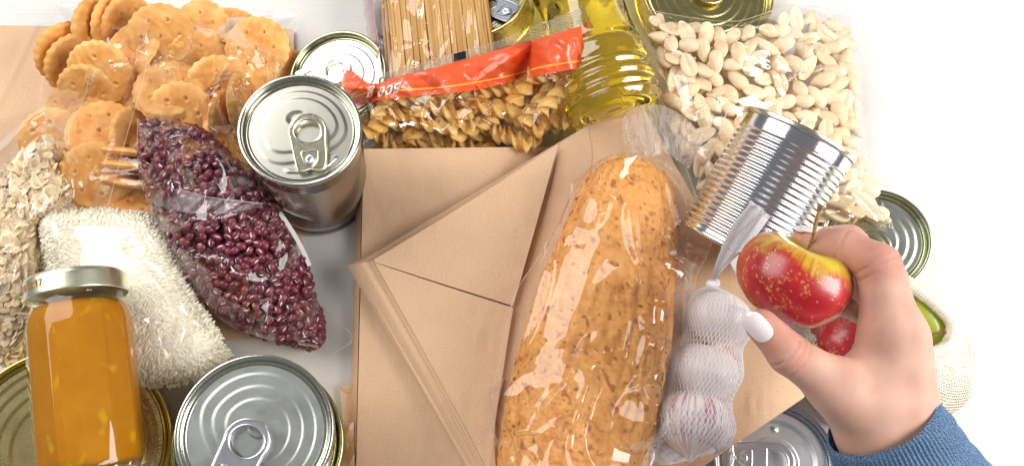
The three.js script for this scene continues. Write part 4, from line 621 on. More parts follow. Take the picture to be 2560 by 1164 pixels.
// ---------- bread in its bag ----------
{
  const H0 = 0.059;   // height of the loaf's widest line
  const axis = [[1592, 404, 6], [1590, 412, 46], [1586, 432, 84], [1578, 470, 116], [1564, 540, 138], [1545, 620, 152], [1522, 720, 172], [1500, 820, 187], [1476, 920, 194], [1452, 1030, 197], [1430, 1130, 192], [1408, 1240, 180], [1392, 1320, 150], [1384, 1370, 90], [1381, 1388, 10]];
  const cx = new THREE.CatmullRomCurve3(axis.map(([x, y, w]) => V(x, y, w)), false, 'centripetal');
  const dirW = (() => { const a = P(1592, 400, H0), b = P(1408, 1240, H0); return b.sub(a).normalize(); })(), latW = V(-dirW.z, 0, dirW.x).normalize();   // lateral, towards picture left
  const section = (v) => { const q = cx.getPointAt(clamp(v)), c = P(q.x, q.y, H0), e = P(q.x + q.z, q.y, H0); return { c, w: Math.max(0.0005, e.distanceTo(c) * 0.955) }; };
  const memo = new Map(), sec = (v) => { const k = Math.round(v * 4000); if (!memo.has(k)) memo.set(k, section(v)); return memo.get(k); };
  function loafPoint(v, a, grow = 0) {   // a = 0 picture right, PI/2 top, PI picture left
    const { c, w } = sec(v), up = 0.036 * Math.pow(clamp(w / 0.046), 0.75), s = Math.sin(a), k = Math.cos(a);
    const e = Math.sign(k) * Math.pow(Math.abs(k), 0.86), y = s > 0 ? Math.pow(s, 0.86) * (up + grow) : s * Math.min(0.021, w);
    return c.clone().addScaledVector(latW, -e * (w + grow)).add(V(0, y, 0));
  }
  const lump = (p) => 0.0012 * fbm(p.x * 34, p.y * 34, p.z * 34, 3) + 0.0011 * fbm(p.x * 150, p.y * 120, p.z * 120, 3);
  const seedAt = (p) => smooth(0.36, 0.55, noise(p.x * 190 + 3, p.y * 190, p.z * 130)) ;
  const g = gridGeometry(260, 460, (u, v) => {
    const a = u * 2 * Math.PI - Math.PI / 2, p = loafPoint(v, a), n = V(0, 0, 0).addScaledVector(latW, -Math.cos(a)).add(V(0, Math.sin(a), 0)).normalize();
    const ridge = 0.0009 * noise(a * 9, v * 5, 3) + 0.0006 * Math.pow(1 - Math.abs(noise(a * 4 + 9, v * 9, 8)) , 8) * -1.6;
    const pit = -0.0009 * smooth(0.42, 0.62, noise(p.x * 110, p.y * 110, p.z * 80 + 9)), crackle = -0.0006 * Math.pow(1 - Math.abs(noise(p.x * 26 + 20, p.y * 26, p.z * 26)), 26) + 0.0006 * fbm(p.x * 380, p.y * 380, p.z * 380, 2);
    return p.addScaledVector(n, lump(p) + ridge + pit + crackle + 0.0006 * seedAt(p));
  });
  const tone = (x, y, z) => {
    const p = { x, y, z }, big = fbm(x * 22 + 5, y * 22, z * 16, 3), mid = fbm(x * 130, y * 130, z * 90, 4), fine = fbm(x * 420, y * 420, z * 420, 2);
    let c = mix3([0.62, 0.225, 0.035], [0.93, 0.435, 0.115], clamp(0.72 + 0.5 * big + 0.9 * mid + 0.8 * fine));
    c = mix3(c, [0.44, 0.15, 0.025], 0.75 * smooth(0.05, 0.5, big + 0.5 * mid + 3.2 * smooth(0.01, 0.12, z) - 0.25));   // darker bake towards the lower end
    c = mix3(c, [0.9, 0.56, 0.24], 0.45 * smooth(0.2, 0.5, mid + 0.3 * fine));
    c = mix3(c, [0.36, 0.11, 0.03], 0.8 * smooth(0.46, 0.58, noise(x * 210 + 3, y * 210, z * 140)));
    c = mix3(c, [0.2, 0.06, 0.025], 0.7 * smooth(0.52, 0.6, noise(x * 330 + 9, y * 330, z * 250)));
    return mix3(c, [0.4, 0.14, 0.03], 0.4 * Math.pow(1 - Math.abs(noise(x * 26 + 20, y * 26, z * 26)), 30));
  };
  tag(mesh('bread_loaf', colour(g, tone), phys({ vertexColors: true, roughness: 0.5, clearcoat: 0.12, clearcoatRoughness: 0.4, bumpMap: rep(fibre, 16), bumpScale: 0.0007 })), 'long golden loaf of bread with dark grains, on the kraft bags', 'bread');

  { // grain flakes baked into the crust
    const flake = new THREE.SphereGeometry(1, 9, 6), r0 = seeded(840), list = [], tint = [], loaf = scene.children[scene.children.length - 1];
    for (let i = 0; i < 400; i++) { const v = r0(), a = r0() * Math.PI, p = loafPoint(v, a), n = V(0, 0, 0).addScaledVector(latW, -Math.cos(a)).add(V(0, Math.sin(a), 0)).normalize(); p.addScaledVector(n, lump(p) + 0.0001); const q = new THREE.Quaternion().setFromUnitVectors(UP, n).multiply(new THREE.Quaternion().setFromAxisAngle(UP, r0() * 6.28)), s = lerp(0.5, 1.15, r0()); list.push(new THREE.Matrix4().compose(p, q, V(0.0016 * s * lerp(0.6, 1.2, r0()), 0.00042, 0.00085 * s))); tint.push(r0()); }
    const m = instanced('grain_flakes', flake, std({ color: 0xffffff, roughness: 0.6 }), list, null, null, loaf), c = new THREE.Color(); tint.forEach((t, i) => m.setColorAt(i, c.setRGB(...mix3([0.48, 0.17, 0.05], [0.8, 0.4, 0.13], t))));
  }
  const bag = thing('bread_bag', 'thin crumpled clear bag round the long loaf of bread', 'food bag');
  const left = curve2([[1560, 372], [1500, 424], [1440, 480], [1398, 566], [1335, 660], [1288, 735], [1252, 890], [1226, 1035], [1246, 1120], [1262, 1250], [1270, 1400]]), right = curve2([[1680, 380], [1716, 420], [1752, 520], [1776, 610], [1742, 690], [1730, 780], [1700, 900], [1650, 1010], [1606, 1100], [1570, 1250], [1540, 1400]]);
  const c1 = crumpler(81, 0.06, 0.2, -0.1, 0.9, 1.3), c2 = crumpler(82, 0.024, 0.16, 0.2), c3 = crumpler(83, 0.01, 0.12, 0.36);
  const fold = folds([[1570, 500, 1590, 680, 22, 0.004], [1588, 690, 1610, 830, 18, 0.004], [1640, 560, 1720, 610, 12, 0.004], [1590, 760, 1530, 1010, 14, 0.004], [1390, 640, 1300, 900, 22, 0.004], [1420, 960, 1330, 1080, 20, 0.005], [1480, 470, 1540, 500, 26, 0.004], [1520, 400, 1500, 560, 20, 0.003], [1610, 830, 1560, 1100, 10, 0.003], [1700, 620, 1780, 640, 8, 0.003], [1700, 600, 1780, 660, 7, 0.003], [1650, 640, 1790, 690, 8, 0.003], [1360, 1090, 1240, 1110, 20, 0.004], [1470, 830, 1400, 1010, 12, 0.003], [1560, 980, 1650, 900, 12, 0.003]]);
  const px = (p) => { const z = (CAM_H - p.y) * cT - p.z * sT, y = (p.y - CAM_H) * sT - p.z * cT; return [W / 2 + p.x / z * FOCAL, H / 2 - y / z * FOCAL]; };
  filmMesh; mesh('film', gridGeometry(220, 380, (u, v) => {
    const vv = clamp(0.004 + v * 0.99), L = left(v), R = right(v), eL = P(L[0], L[1], 0.0535), eR = P(R[0], R[1], 0.05); let p;
    const arch = (a) => loafPoint(vv, a, 0.0046);
    if (u < 0.2) p = eL.lerp(arch(Math.PI * 0.94), smooth(0, 0.2, u) * 0.6 + u / 0.2 * 0.4); else if (u > 0.8) p = arch(Math.PI * 0.06).lerp(eR, smooth(0.8, 1, u) * 0.6 + (u - 0.8) / 0.2 * 0.4); else p = arch(Math.PI * lerp(0.94, 0.06, (u - 0.2) / 0.6));
    const [x, y] = px(p), bump = c1(p.x, p.z) + c2(p.x, p.z) + c3(p.x, p.z) + fold(x, y), side = u < 0.2 || u > 0.8 ? 1.5 : 1;
    const n = u > 0.2 && u < 0.8 ? V(0, Math.sin(Math.PI * (u - 0.2) / 0.6), 0).addScaledVector(latW, Math.cos(Math.PI * (u - 0.2) / 0.6)).normalize() : V(0, 1, 0);
    return p.addScaledVector(n, Math.max(-0.0012, bump * side) + 0.001);
  }), FILM_THIN, bag);
  const GATHER = phys({ color: rgb(1, 1, 1), transmission: 1, thickness: 0, roughness: 0.52, ior: 1.9, side: THREE.DoubleSide });
  border(bag, [[1500, 424], [1440, 480], [1398, 566], [1335, 660], [1288, 735], [1252, 890], [1226, 1035], [1246, 1120], [1262, 1250]], 0.0545, 0.0004);
  border(bag, [[1716, 420], [1752, 520], [1776, 610], [1742, 690], [1730, 780], [1700, 900], [1650, 1010], [1606, 1100]], 0.051, 0.0004);
  const tail = coons([[1556, 345], [1562, 290], [1590, 266], [1650, 262], [1710, 292], [1764, 346]], [[1764, 346], [1724, 420]], [[1590, 400], [1650, 378], [1724, 420]], [[1556, 345], [1590, 400]]);
  mesh('gathered_end', gridGeometry(240, 90, (u, v) => { const [x, y] = tail(u, v), p = onTable(x, y), k = 1 - v; return P(x, y, 0.071 + 0.012 * Math.sin(Math.PI * u) + 0.0075 * k * (tri(u * 7 + 0.25 * v + noise(u * 5, v * 2) * 0.5) - 0.5) + 0.0035 * (tri(u * 11 + 1.3 * noise(u * 4, v * 3, 4)) - 0.5) + 2 * c2(p.x, p.z)); }), GATHER, bag);
  mesh('gathered_end', gridGeometry(160, 60, (u, v) => { const [x, y] = tail(0.06 + u * 0.9, 0.1 + v * 0.9), p = onTable(x + 40, y + 20), k = 1 - v; return P(x + 5, y + 8, 0.062 + 0.009 * Math.sin(Math.PI * u) + 0.006 * k * (tri(u * 6.3 + 0.4) - 0.5) + 2 * c2(p.x + 0.1, p.z) + 2 * c3(p.x, p.z + 0.1)); }), FILM, bag);
}

// ---------- garlic in a net ----------
{
  const nodes = [[1783, 716, 0.064, 0.0026], [1787, 738, 0.063, 0.0125], [1796, 800, 0.0615, 0.0213], [1780, 862, 0.0585, 0.0182], [1763, 928, 0.061, 0.0219], [1748, 992, 0.0585, 0.019], [1733, 1058, 0.062, 0.0242], [1733, 1108, 0.059, 0.0185], [1742, 1140, 0.05, 0.003]];
  const C = new THREE.CatmullRomCurve3(nodes.map(([x, y, h]) => P(x, y, h)), false, 'centripetal'), Rr = (t) => { const k = clamp(t) * (nodes.length - 1), i = Math.min(nodes.length - 2, Math.floor(k)), f = k - i; const a = nodes[Math.max(0, i - 1)][3], b = nodes[i][3], c = nodes[i + 1][3], d = nodes[Math.min(nodes.length - 1, i + 2)][3]; return Math.max(0.002, 0.5 * (2 * b + (c - a) * f + (2 * a - 5 * b + 4 * c - d) * f * f + (3 * b - a - 3 * c + d) * f * f * f)); };
  const ax = P(1735, 1140, 0.06).sub(P(1783, 716, 0.06)).normalize(), lat = V(-ax.z, 0, ax.x), garlic = phys({ vertexColors: true, roughness: 0.42, sheen: 0.2, sheenRoughness: 0.4, sheenColor: rgb(1, 1, 1) });
  const bulb = (seed, R, purple) => { const g = new THREE.SphereGeometry(1, 150, 90), p = g.attributes.position; for (let i = 0; i < p.count; i++) { let x = p.getX(i), y = p.getY(i), z = p.getZ(i); const a = Math.atan2(z, x), r = Math.hypot(x, z), lobes = 1 + 0.05 * r * (Math.pow(Math.abs(Math.cos(a * 3.5 + seed)), 0.6) - 0.55) + 0.014 * noise(x * 3 + seed, z * 3, y * 3) + 0.006 * noise(a * 14, y, seed); const tip = 0.5 * Math.exp(-r * r / 0.02) * (y > 0 ? 1 : -0.35); p.setXYZ(i, x * R * lobes, (y * 0.86 + tip * 0.4 - 0.12 * Math.exp(-r * r / 0.05) * (y < 0 ? -1 : 0)) * R, z * R * lobes); } g.computeVertexNormals(); return colour(g, (x, y, z) => { const a = Math.atan2(z, x), s = clamp(0.5 + 0.9 * noise(a * 22 + seed * 7, y * 30, seed) + 0.6 * noise(a * 60, y * 60, seed)); let c = mix3([0.84, 0.78, 0.75], [0.5, 0.24, 0.36], purple * smooth(0.42, 0.85, s)); c = mix3(c, [0.7, 0.55, 0.4], 0.6 * smooth(0.75, 0.9, Math.abs(y) / R / 0.8) * smooth(-0.2, 0.3, noise(a * 8, y * 100))); return c; }); };
  [[1797, 797, 0.0612, 0.0205, 0.28, 1, 'upper garlic bulb below the knot of the white net'], [1763, 928, 0.0602, 0.021, 0.25, 2, 'middle garlic bulb of three in the white net'], [1733, 1056, 0.0618, 0.0232, 0.95, 3, 'purple striped garlic bulb, lowest of three in the white net']].forEach(([x, y, h, R, purple, seed, label]) => {
    const m = mesh('garlic_bulb', bulb(seed, R * 0.965, purple), garlic); tag(m, label, 'garlic', 'garlic bulbs in the white net'); m.position.copy(P(x, y, h)); m.quaternion.setFromUnitVectors(UP, V(ax.x, seed === 2 ? -0.25 : 0.15, ax.z).normalize());
  });
  const net = thing('garlic_net', 'white mesh net holding three garlic bulbs, knotted at its top', 'net bag'), white = std({ color: rgb(0.9, 0.89, 0.92), roughness: 0.5 });
  const lines = [], N = 52, S = 150;
  for (const s of [1, -1]) for (let i = 0; i < N; i++) { const line = []; for (let k = 0; k <= S; k++) { const t = k / S, a = i / N * 2 * Math.PI + s * t * 2.6, r = Rr(t) + 0.0006 + 0.0002 * s * Math.sin(k * 1.9), c = C.getPoint(t); const p = c.addScaledVector(lat, Math.cos(a) * r).add(V(0, Math.sin(a) * r, 0)); p.y = Math.max(p.y, 0.0385); line.push(p); } lines.push(line); }
  mesh('netting', strands(lines, 0.00019), white, net);
  // knot and the flared tail above it
  const knot = netSurface((x, y, z) => { const c = P(1783, 709, 0.0655); const dx = x - c.x, dy = y - c.y, dz = z - c.z; return Math.min(smin(Math.hypot(dx + 0.0012, dy * 1.1, dz * 1.3) - 0.0034, Math.hypot(dx - 0.0022, dy, dz + 0.0006) - 0.0025, 0.002), 1) + 0.00035 * noise(x * 700, y * 700, z * 700); }, [P(1783, 709, 0.0655).x - 0.008, 0.058, P(1783, 709, 0.0655).z - 0.008], [P(1783, 709, 0.0655).x + 0.008, 0.073, P(1783, 709, 0.0655).z + 0.008], 0.0005);
  mesh('knot', knot, white, net);
  const tl = curve2([[1779, 704], [1786, 672], [1808, 612], [1836, 556], [1880, 503]]), tr = curve2([[1788, 704], [1800, 682], [1846, 636], [1894, 584], [1926, 540]]), tailLines = [];
  for (const layer of [0, 1]) for (const s of [1, -1]) for (let i = 0; i < 26; i++) { const line = []; for (let k = 0; k <= 70; k++) { const t = k / 70, w = clamp(tri(i / 52 + s * t * 0.32 + layer * 0.013) ), a = tl(t), b = tr(t), bend = Math.sin(w * 9 + t * 2) * 0.0018 * t; const e = t > 0.97 ? (noise(i * 3, s) * 6) : 0; line.push(P(lerp(a[0], b[0], w) + e, lerp(a[1], b[1], w) + e, 0.067 + 0.064 * Math.pow(t, 0.72) + (layer ? -0.0022 : 0.0022) * Math.sin(Math.PI * w) * (0.4 + t) + bend)); } tailLines.push(line); }
  mesh('netting', strands(tailLines, 0.00028), white, net);
  // crumpled printed label at the lower end
  const c = document.createElement('canvas'); c.width = 512; c.height = 256; const k = c.getContext('2d'); k.fillStyle = '#f4f3f4'; k.fillRect(0, 0, 512, 256); k.fillStyle = '#222'; k.font = '34px sans-serif'; k.save(); k.translate(64, 40); k.rotate(1.35); ['ouring', 'acc', 'lels', 'c'].forEach((s, i) => k.fillText(s, 6 + i * 22, -4 - 0 * i + i * 0)); k.restore(); ['ouring', 'acc', 'lels'].forEach((s, i) => {}); k.font = '22px sans-serif'; k.fillText('. .', 210, 110);
  const tx = new THREE.CanvasTexture(c); tx.colorSpace = THREE.SRGBColorSpace;
  const lab = gridGeometry(70, 40, (u, v) => { const [x, y] = coonsLabel(u, v), p = onTable(x, y); return P(x, y, 0.0565 + 0.002 * u + 0.002 * tri(u * 3.3 + v * 1.4) * (0.4 + u) + 0.0012 * tri(v * 4 - u * 5) + 0.001 * noise(p.x * 200, p.z * 200)); });
  const uv = lab.attributes.uv; for (let j = 0, n = 0; j <= 40; j++) for (let i = 0; i <= 70; i++, n++) uv.setXY(n, i / 70, 1 - j / 40);
  mesh('printed_label', lab, std({ map: tx, roughness: 0.38, side: THREE.DoubleSide }), net);
}
function coonsLabel(u, v) { return (coonsLabel.f ??= coons([[1628, 1097], [1680, 1092], [1742, 1134]], [[1742, 1134], [1738, 1146]], [[1610, 1120], [1648, 1160], [1738, 1146]], [[1628, 1097], [1610, 1120]]))(u, v); }
// ---------- apples ----------
function appleGeometry(R, seed, kind, dentTop = 0.54, dentBottom = 0.5) {
  const g = new THREE.SphereGeometry(1, 220, 150), p = g.attributes.position, v = V(0, 0, 0);
  for (let i = 0; i < p.count; i++) {
    v.fromBufferAttribute(p, i); const f = Math.acos(clamp(v.y, -1, 1)), a = Math.atan2(v.z, v.x);
    let r = 1 - dentTop * Math.exp(-((f / 0.56) ** 2)) - dentBottom * Math.exp(-(((Math.PI - f) / 0.46) ** 2)) + 0.03 * Math.sin(f) * Math.cos(a * 5 + seed) * (0.3 + 0.7 * smooth(1.2, 2.6, f)) + 0.02 * noise(v.x * 1.6 + seed, v.y * 1.6, v.z * 1.6);
    p.setXYZ(i, v.x * r * R, v.y * r * R * 0.9, v.z * r * R);
  }
  g.computeVertexNormals();
  return colour(g, (x, y, z) => {
    const q = [x / R, y / R, z / R], f = Math.acos(clamp(q[1] / Math.hypot(...q), -1, 1)), n = fbm(q[0] * 2.2 + seed, q[1] * 2.2, q[2] * 2.2, 4), streak = noise(Math.atan2(z, x) * 16, q[1] * 1.2, seed);
    if (kind === 'green') { let c = mix3([0.42, 0.44, 0.03], [0.3, 0.36, 0.02], clamp(0.5 + n)); if (noise(q[0] * 30, q[1] * 30, q[2] * 30) > 0.55) c = [0.26, 0.26, 0.05]; return c; }
    const red = mix3([0.34, 0.004, 0.014], [0.46, 0.014, 0.018], clamp(0.5 + n + 0.4 * streak));
    let yellow = smooth(1.32, 0.72, f + 0.55 * n + 0.2 * streak); yellow = Math.max(yellow, 0.75 * smooth(0.35, 0.75, noise(q[0] * 1.3 + seed * 3, q[1] * 1.3 + 4, q[2] * 1.3) + 0.1 * streak));
    let c = mix3(red, mix3([0.62, 0.46, 0.03], [0.45, 0.42, 0.03], smooth(0.8, 0.3, f)), yellow);
    const rus = Math.pow(1 - Math.abs(noise(q[0] * 9 + 3, q[1] * 9, q[2] * 9)), 9) * smooth(-0.05, 0.3, noise(q[0] * 3.1 + seed, q[1] * 3.1, q[2] * 3.1 + 2)) * smooth(0.05, 0.28, noise(q[0] * 26, q[1] * 26, q[2] * 26));
    c = mix3(c, [0.62, 0.36, 0.12], clamp(rus * 2.4) * 0.9);
    if (noise(q[0] * 34 + 7, q[1] * 34, q[2] * 34) > 0.6) c = mix3(c, [0.75, 0.45, 0.25], 0.7);
    return c;
  });
}
const appleSkin = phys({ vertexColors: true, roughness: 0.34, clearcoat: 0.55, clearcoatRoughness: 0.22 });
const stemSkin = std({ color: rgb(0.2, 0.11, 0.04), roughness: 0.7 });
function makeApple(label, at, R, axisTo, kind, seed, stemPts, turn = 0) {
  const t = thing('apple', label, 'apple'), c = P(...at); t.position.copy(c); const dir = P(...axisTo).sub(c).normalize();
  t.quaternion.setFromUnitVectors(UP, dir).multiply(q2.setFromAxisAngle(UP, turn));
  mesh('apple_skin', appleGeometry(R, seed, kind), appleSkin, t);
  if (stemPts) { const w = stemPts.map((s) => t.worldToLocal(P(...s))); const g = new THREE.TubeGeometry(new THREE.CatmullRomCurve3(w), 40, 0.00095, 10); const p = g.attributes.position; for (let i = 0; i < p.count; i++) { const k = Math.floor(i / 11) / 40, m = 1 + 0.75 * smooth(0.82, 1, k) + 0.12 * noise(i * 0.3, k * 9); const ctr = new THREE.CatmullRomCurve3(w).getPointAt(k); p.setXYZ(i, ctr.x + (p.getX(i) - ctr.x) * m, ctr.y + (p.getY(i) - ctr.y) * m, ctr.z + (p.getZ(i) - ctr.z) * m); } g.computeVertexNormals(); mesh('stem', colour(g, (x, y, z) => mix3([0.42, 0.24, 0.07], [0.16, 0.08, 0.03], clamp(0.5 + noise(x * 500, y * 500, z * 500)))), std({ vertexColors: true, roughness: 0.65 }), t); }
  t.updateMatrixWorld(true); return t;
}
scene.updateMatrixWorld(true);
makeApple('red apple with yellow shoulder and russet flecks, held by the hand', [1986, 694, 0.171], 0.0278, [2032, 604, 0.181], 'red', 2, null, 0.6);
{ const stem = new THREE.CatmullRomCurve3([P(2022, 622, 0.178), P(2034, 590, 0.185), P(2042, 552, 0.19), P(2054, 512, 0.193)]);
  const apple = scene.children[scene.children.length - 1]; const g = new THREE.TubeGeometry(stem, 50, 0.0009, 10), p = g.attributes.position; for (let i = 0; i < p.count; i++) { const k = Math.floor(i / 11) / 50, m = 1 + 0.8 * smooth(0.84, 0.97, k) + 0.12 * noise(i * 0.3, k * 9), c = stem.getPointAt(k); const w = V(c.x + (p.getX(i) - c.x) * m, c.y + (p.getY(i) - c.y) * m, c.z + (p.getZ(i) - c.z) * m); apple.worldToLocal(w); p.setXYZ(i, w.x, w.y, w.z); } g.computeVertexNormals();
  mesh('stem', colour(g, (x, y, z) => mix3([0.42, 0.24, 0.07], [0.16, 0.08, 0.03], clamp(0.5 + noise(x * 500, y * 500, z * 500)))), std({ vertexColors: true, roughness: 0.65 }), apple); }

// ---------- cotton net bag with apples ----------
{
  makeApple('green apple in the opening of the cream net bag', [2252, 832, 0.042], 0.029, [2285, 832, 0.075], 'green', 5, [[2290, 848, 0.066], [2325, 838, 0.072], [2366, 826, 0.077]]);
  makeApple('red apple in shade inside the net bag, below the hand', [2122, 876, 0.031], 0.031, [2222, 872, 0.036], 'red', 7, null, 1.4);
  makeApple('apple deep in the net bag below the wrist', [2190, 985, 0.036], 0.031, [2190, 960, 0.07], 'red', 9, null, 2.1);
  const bag = thing('net_bag', 'cream cotton net bag of apples, open beside the hand', 'net bag'), cotton = std({ color: rgb(0.86, 0.8, 0.66), roughness: 0.85 });
  const ctr = P(2215, 905, 0.03), hole = P(2262, 800, 0.07);
  const dome = (a, f) => { const rx = 0.0585 + 0.006 * Math.cos(a), rz = 0.0445, s = Math.pow(Math.sin(f), 0.8), y = 0.004 + 0.064 * Math.max(0, Math.cos(f)); const n = 1 + 0.07 * noise(Math.cos(a) * 2, Math.sin(a) * 2, f * 2); return V(ctr.x + Math.cos(a) * rx * s * n, y * n, ctr.z + Math.sin(a) * rz * s * n); };
  const rimPx = [[2238, 688], [2290, 722], [2345, 764], [2384, 812], [2372, 862], [2330, 886], [2270, 890], [2200, 850], [2170, 770], [2195, 700]], rimH = [0.062, 0.064, 0.066, 0.066, 0.068, 0.07, 0.074, 0.072, 0.066, 0.062];
  const rim = new THREE.CatmullRomCurve3(rimPx.map(([x, y], i) => P(x, y, rimH[i])), true);
  const ringPts = rim.getSpacedPoints(220), inside = (p) => { let k = false; for (let i = 0, j = 219; i < 220; j = i++) { const a = ringPts[i], b = ringPts[j]; if ((a.z > p.z) !== (b.z > p.z) && p.x < (b.x - a.x) * (p.z - a.z) / (b.z - a.z) + a.x) k = !k; } return k; };
  const lines = [], N = 92;
  for (const s of [1, -1]) for (let i = 0; i < N; i++) { let line = []; for (let k = 0; k <= 90; k++) { const f = 0.02 + k / 90 * 1.55, a = i / N * 2 * Math.PI + s * k / 90 * 1.5 + 0.02 * noise(i * 3.3, k * 0.3), p = dome(a, f); if (inside(p)) { if (line.length > 3) lines.push(line); line = []; } else line.push(p); } if (line.length > 3) lines.push(line); }
  mesh('netting', strands(lines, 0.00045), cotton, bag);
  const knit = [], M = 4;
  for (let s = 0; s < M; s++) { const line = []; for (let k = 0; k <= 1000; k++) { const t = k / 1000, c = rim.getPointAt(t), tg = rim.getTangentAt(t), out = V(-tg.z, 0, tg.x), a = t * 2 * Math.PI * 46 * (s % 2 ? -1 : 1) + s / M * 2 * Math.PI; line.push(c.addScaledVector(out, Math.cos(a) * 0.0036).add(V(0, Math.sin(a) * 0.003, 0))); } knit.push(line); }
  for (const o of [-0.0026, 0, 0.0026]) { const line = []; for (let k = 0; k <= 500; k++) { const t = k / 500, c = rim.getPointAt(t), tg = rim.getTangentAt(t); line.push(c.addScaledVector(V(-tg.z, 0, tg.x), o + 0.0004 * Math.sin(k * 1.3)).add(V(0, 0.0006 * Math.sin(k * 1.7 + o * 900), 0))); line[k].r = 0.0018; } knit.push(line); }
  mesh('knitted_rim', strands(knit, 0.00085, 6), cotton, bag);
}

// ---------- the hand ----------
{
  const J = (x, y, h, r) => Object.assign(P(x, y, h), { r });
  const index = [J(2224, 826, 0.181, 0.0114), J(2196, 664, 0.188, 0.0101), J(2112, 616, 0.181, 0.0086), J(2044, 606, 0.176, 0.0076)];
  const middle = [J(2248, 846, 0.172, 0.0118), J(2214, 700, 0.17, 0.0098), J(2120, 606, 0.163, 0.0086), J(2016, 602, 0.166, 0.0072)];
  const ringF = [J(2258, 888, 0.158, 0.0112), J(2205, 745, 0.145, 0.0098), J(2128, 690, 0.134, 0.0084), J(2060, 690, 0.136, 0.0072)];
  const little = [J(2256, 930, 0.147, 0.0102), J(2222, 820, 0.13, 0.0086), J(2150, 770, 0.122, 0.0074), J(2096, 760, 0.126, 0.0064)];
  const thumb = [J(2162, 1012, 0.163, 0.0150), J(2088, 964, 0.177, 0.0114), J(1974, 884, 0.187, 0.0092), J(1906, 814, 0.189, 0.0077)];
  const webA = J(2116, 985, 0.172, 0.008), webB = J(2216, 900, 0.174, 0.009), wristA = J(2188, 1096, 0.156, 0.0128), wristB = J(2250, 1068, 0.156, 0.0128), armA = J(2236, 1240, 0.142, 0.011), armB = J(2286, 1216, 0.142, 0.011);
  const chain = (x, y, z, f, k = 0.0035) => { let d = capsule(x, y, z, f[0], f[1], f[0].r, f[1].r); d = smin(d, capsule(x, y, z, f[1], f[2], f[1].r, f[2].r), k); return smin(d, capsule(x, y, z, f[2], f[3], f[2].r, f[3].r), k); };
  const cap = (x, y, z, a, b, ra = a.r, rb = b.r) => capsule(x, y, z, a, b, ra, rb);
  // fine creases across a joint
  const crease = (j, dir, offs, depth) => { const d = dir.clone().normalize(); return (x, y, z) => { const px = x - j.x, py = y - j.y, pz = z - j.z, s = px * d.x + py * d.y + pz * d.z, q = px * px + py * py + pz * pz; if (q > (j.r * 1.5) ** 2 || py < -0.002) return 0; let c = 0; for (const o of offs) { const w = s - o - 0.0005 * noise(px * 300, pz * 300, o * 900); c += Math.exp(-w * w / 0.0000006); } return depth * c * smooth((j.r * 1.5) ** 2, (j.r) ** 2, q); }; };
  const creases = [crease(thumb[2], thumb[3].clone().sub(thumb[1]), [-0.0032, 0.0002, 0.0034], 0.0005), crease(index[2], index[3].clone().sub(index[1]), [0.0004], 0.0005), crease(index[1], index[2].clone().sub(index[0]), [-0.0034, 0.0006], 0.0005)];
  const hand = (x, y, z) => {
    let palm = smin(cap(x, y, z, wristA, index[0], 0.0132, 0.0118), cap(x, y, z, wristB, middle[0], 0.0138, 0.0118), 0.014);
    palm = smin(palm, cap(x, y, z, wristB, ringF[0], 0.0135, 0.0112), 0.014); palm = smin(palm, cap(x, y, z, wristB, little[0], 0.013, 0.0102), 0.012);
    palm = smin(palm, cap(x, y, z, wristA, thumb[0], 0.0128, 0.0152), 0.012); palm = smin(palm, cap(x, y, z, thumb[0], thumb[1], 0.0158, 0.0126), 0.011);
    palm = smin(palm, cap(x, y, z, webA, webB, 0.0085, 0.009), 0.012);   // web between thumb and forefinger
    palm = smin(palm, cap(x, y, z, wristA, armA), 0.012); palm = smin(palm, cap(x, y, z, wristB, armB), 0.014);
    let f = Math.min(chain(x, y, z, index), chain(x, y, z, middle)); f = Math.min(f, chain(x, y, z, ringF), chain(x, y, z, little));
    let t = smin(cap(x, y, z, thumb[1], thumb[2]), cap(x, y, z, thumb[2], thumb[3]), 0.003);
    let d = smin(smin(palm, f, 0.007), t, 0.006);
    for (const c of creases) d += c(x, y, z);
    if (y > 0.15) { d -= 0.0007 * Math.exp(-(capsule(x, y - 0.012, z, wristA, index[0], 0, 0) ** 2) / 0.00003) + 0.0006 * Math.exp(-(capsule(x, y - 0.012, z, wristB, middle[0], 0, 0) ** 2) / 0.00003); d += 0.00035 * Math.exp(-((noise(x * 55, z * 55, 3) / 0.12) ** 2)) * smooth(0.004, -0.004, d) * 0; }
    return d + 0.0003 * noise(x * 70, y * 70, z * 70);
  };
  const all = [...index, ...middle, ...ringF, ...little, ...thumb, wristA, wristB, armA, armB], lo = [0, 1, 2].map((k) => Math.min(...all.map((j) => j.toArray()[k])) - 0.021), hi = [0, 1, 2].map((k) => Math.max(...all.map((j) => j.toArray()[k])) + 0.021);
  hi[2] = Math.min(hi[2], P(2300, 1290, 0.15).z);
  const person = thing('person', 'hand with pale nails in a ribbed blue sleeve holding the red apple', 'person');
  const near = (p, j) => Math.exp(-((p[0] - j.x) ** 2 + (p[1] - j.y) ** 2 + (p[2] - j.z) ** 2) / (j.r * 1.1) ** 2);
  const skin = colour(netSurface(hand, lo, hi, 0.0011), (x, y, z) => { const p = [x, y, z]; let q = clamp(0.6 * near(p, thumb[2]) + 0.7 * near(p, index[1]) + 0.5 * near(p, thumb[1]) + 0.4 * near(p, index[0]) + 0.3 * near(p, middle[0]));
    const onFinger = smooth(0.004, -0.001, Math.min(capsule(x, y, z, thumb[2], thumb[3], thumb[2].r, thumb[3].r), capsule(x, y, z, index[1], index[2], index[1].r, index[2].r), capsule(x, y, z, index[2], index[3], index[2].r, index[3].r), capsule(x, y, z, middle[2], middle[3], middle[2].r, middle[3].r)));
    q = clamp(q * 0.7 + 0.5 * onFinger + 0.3 * near(p, thumb[3]) + 0.2 * near(p, index[3]));
    const n = fbm(x * 60, y * 60, z * 60, 3), m = fbm(x * 260, y * 260, z * 260, 2);
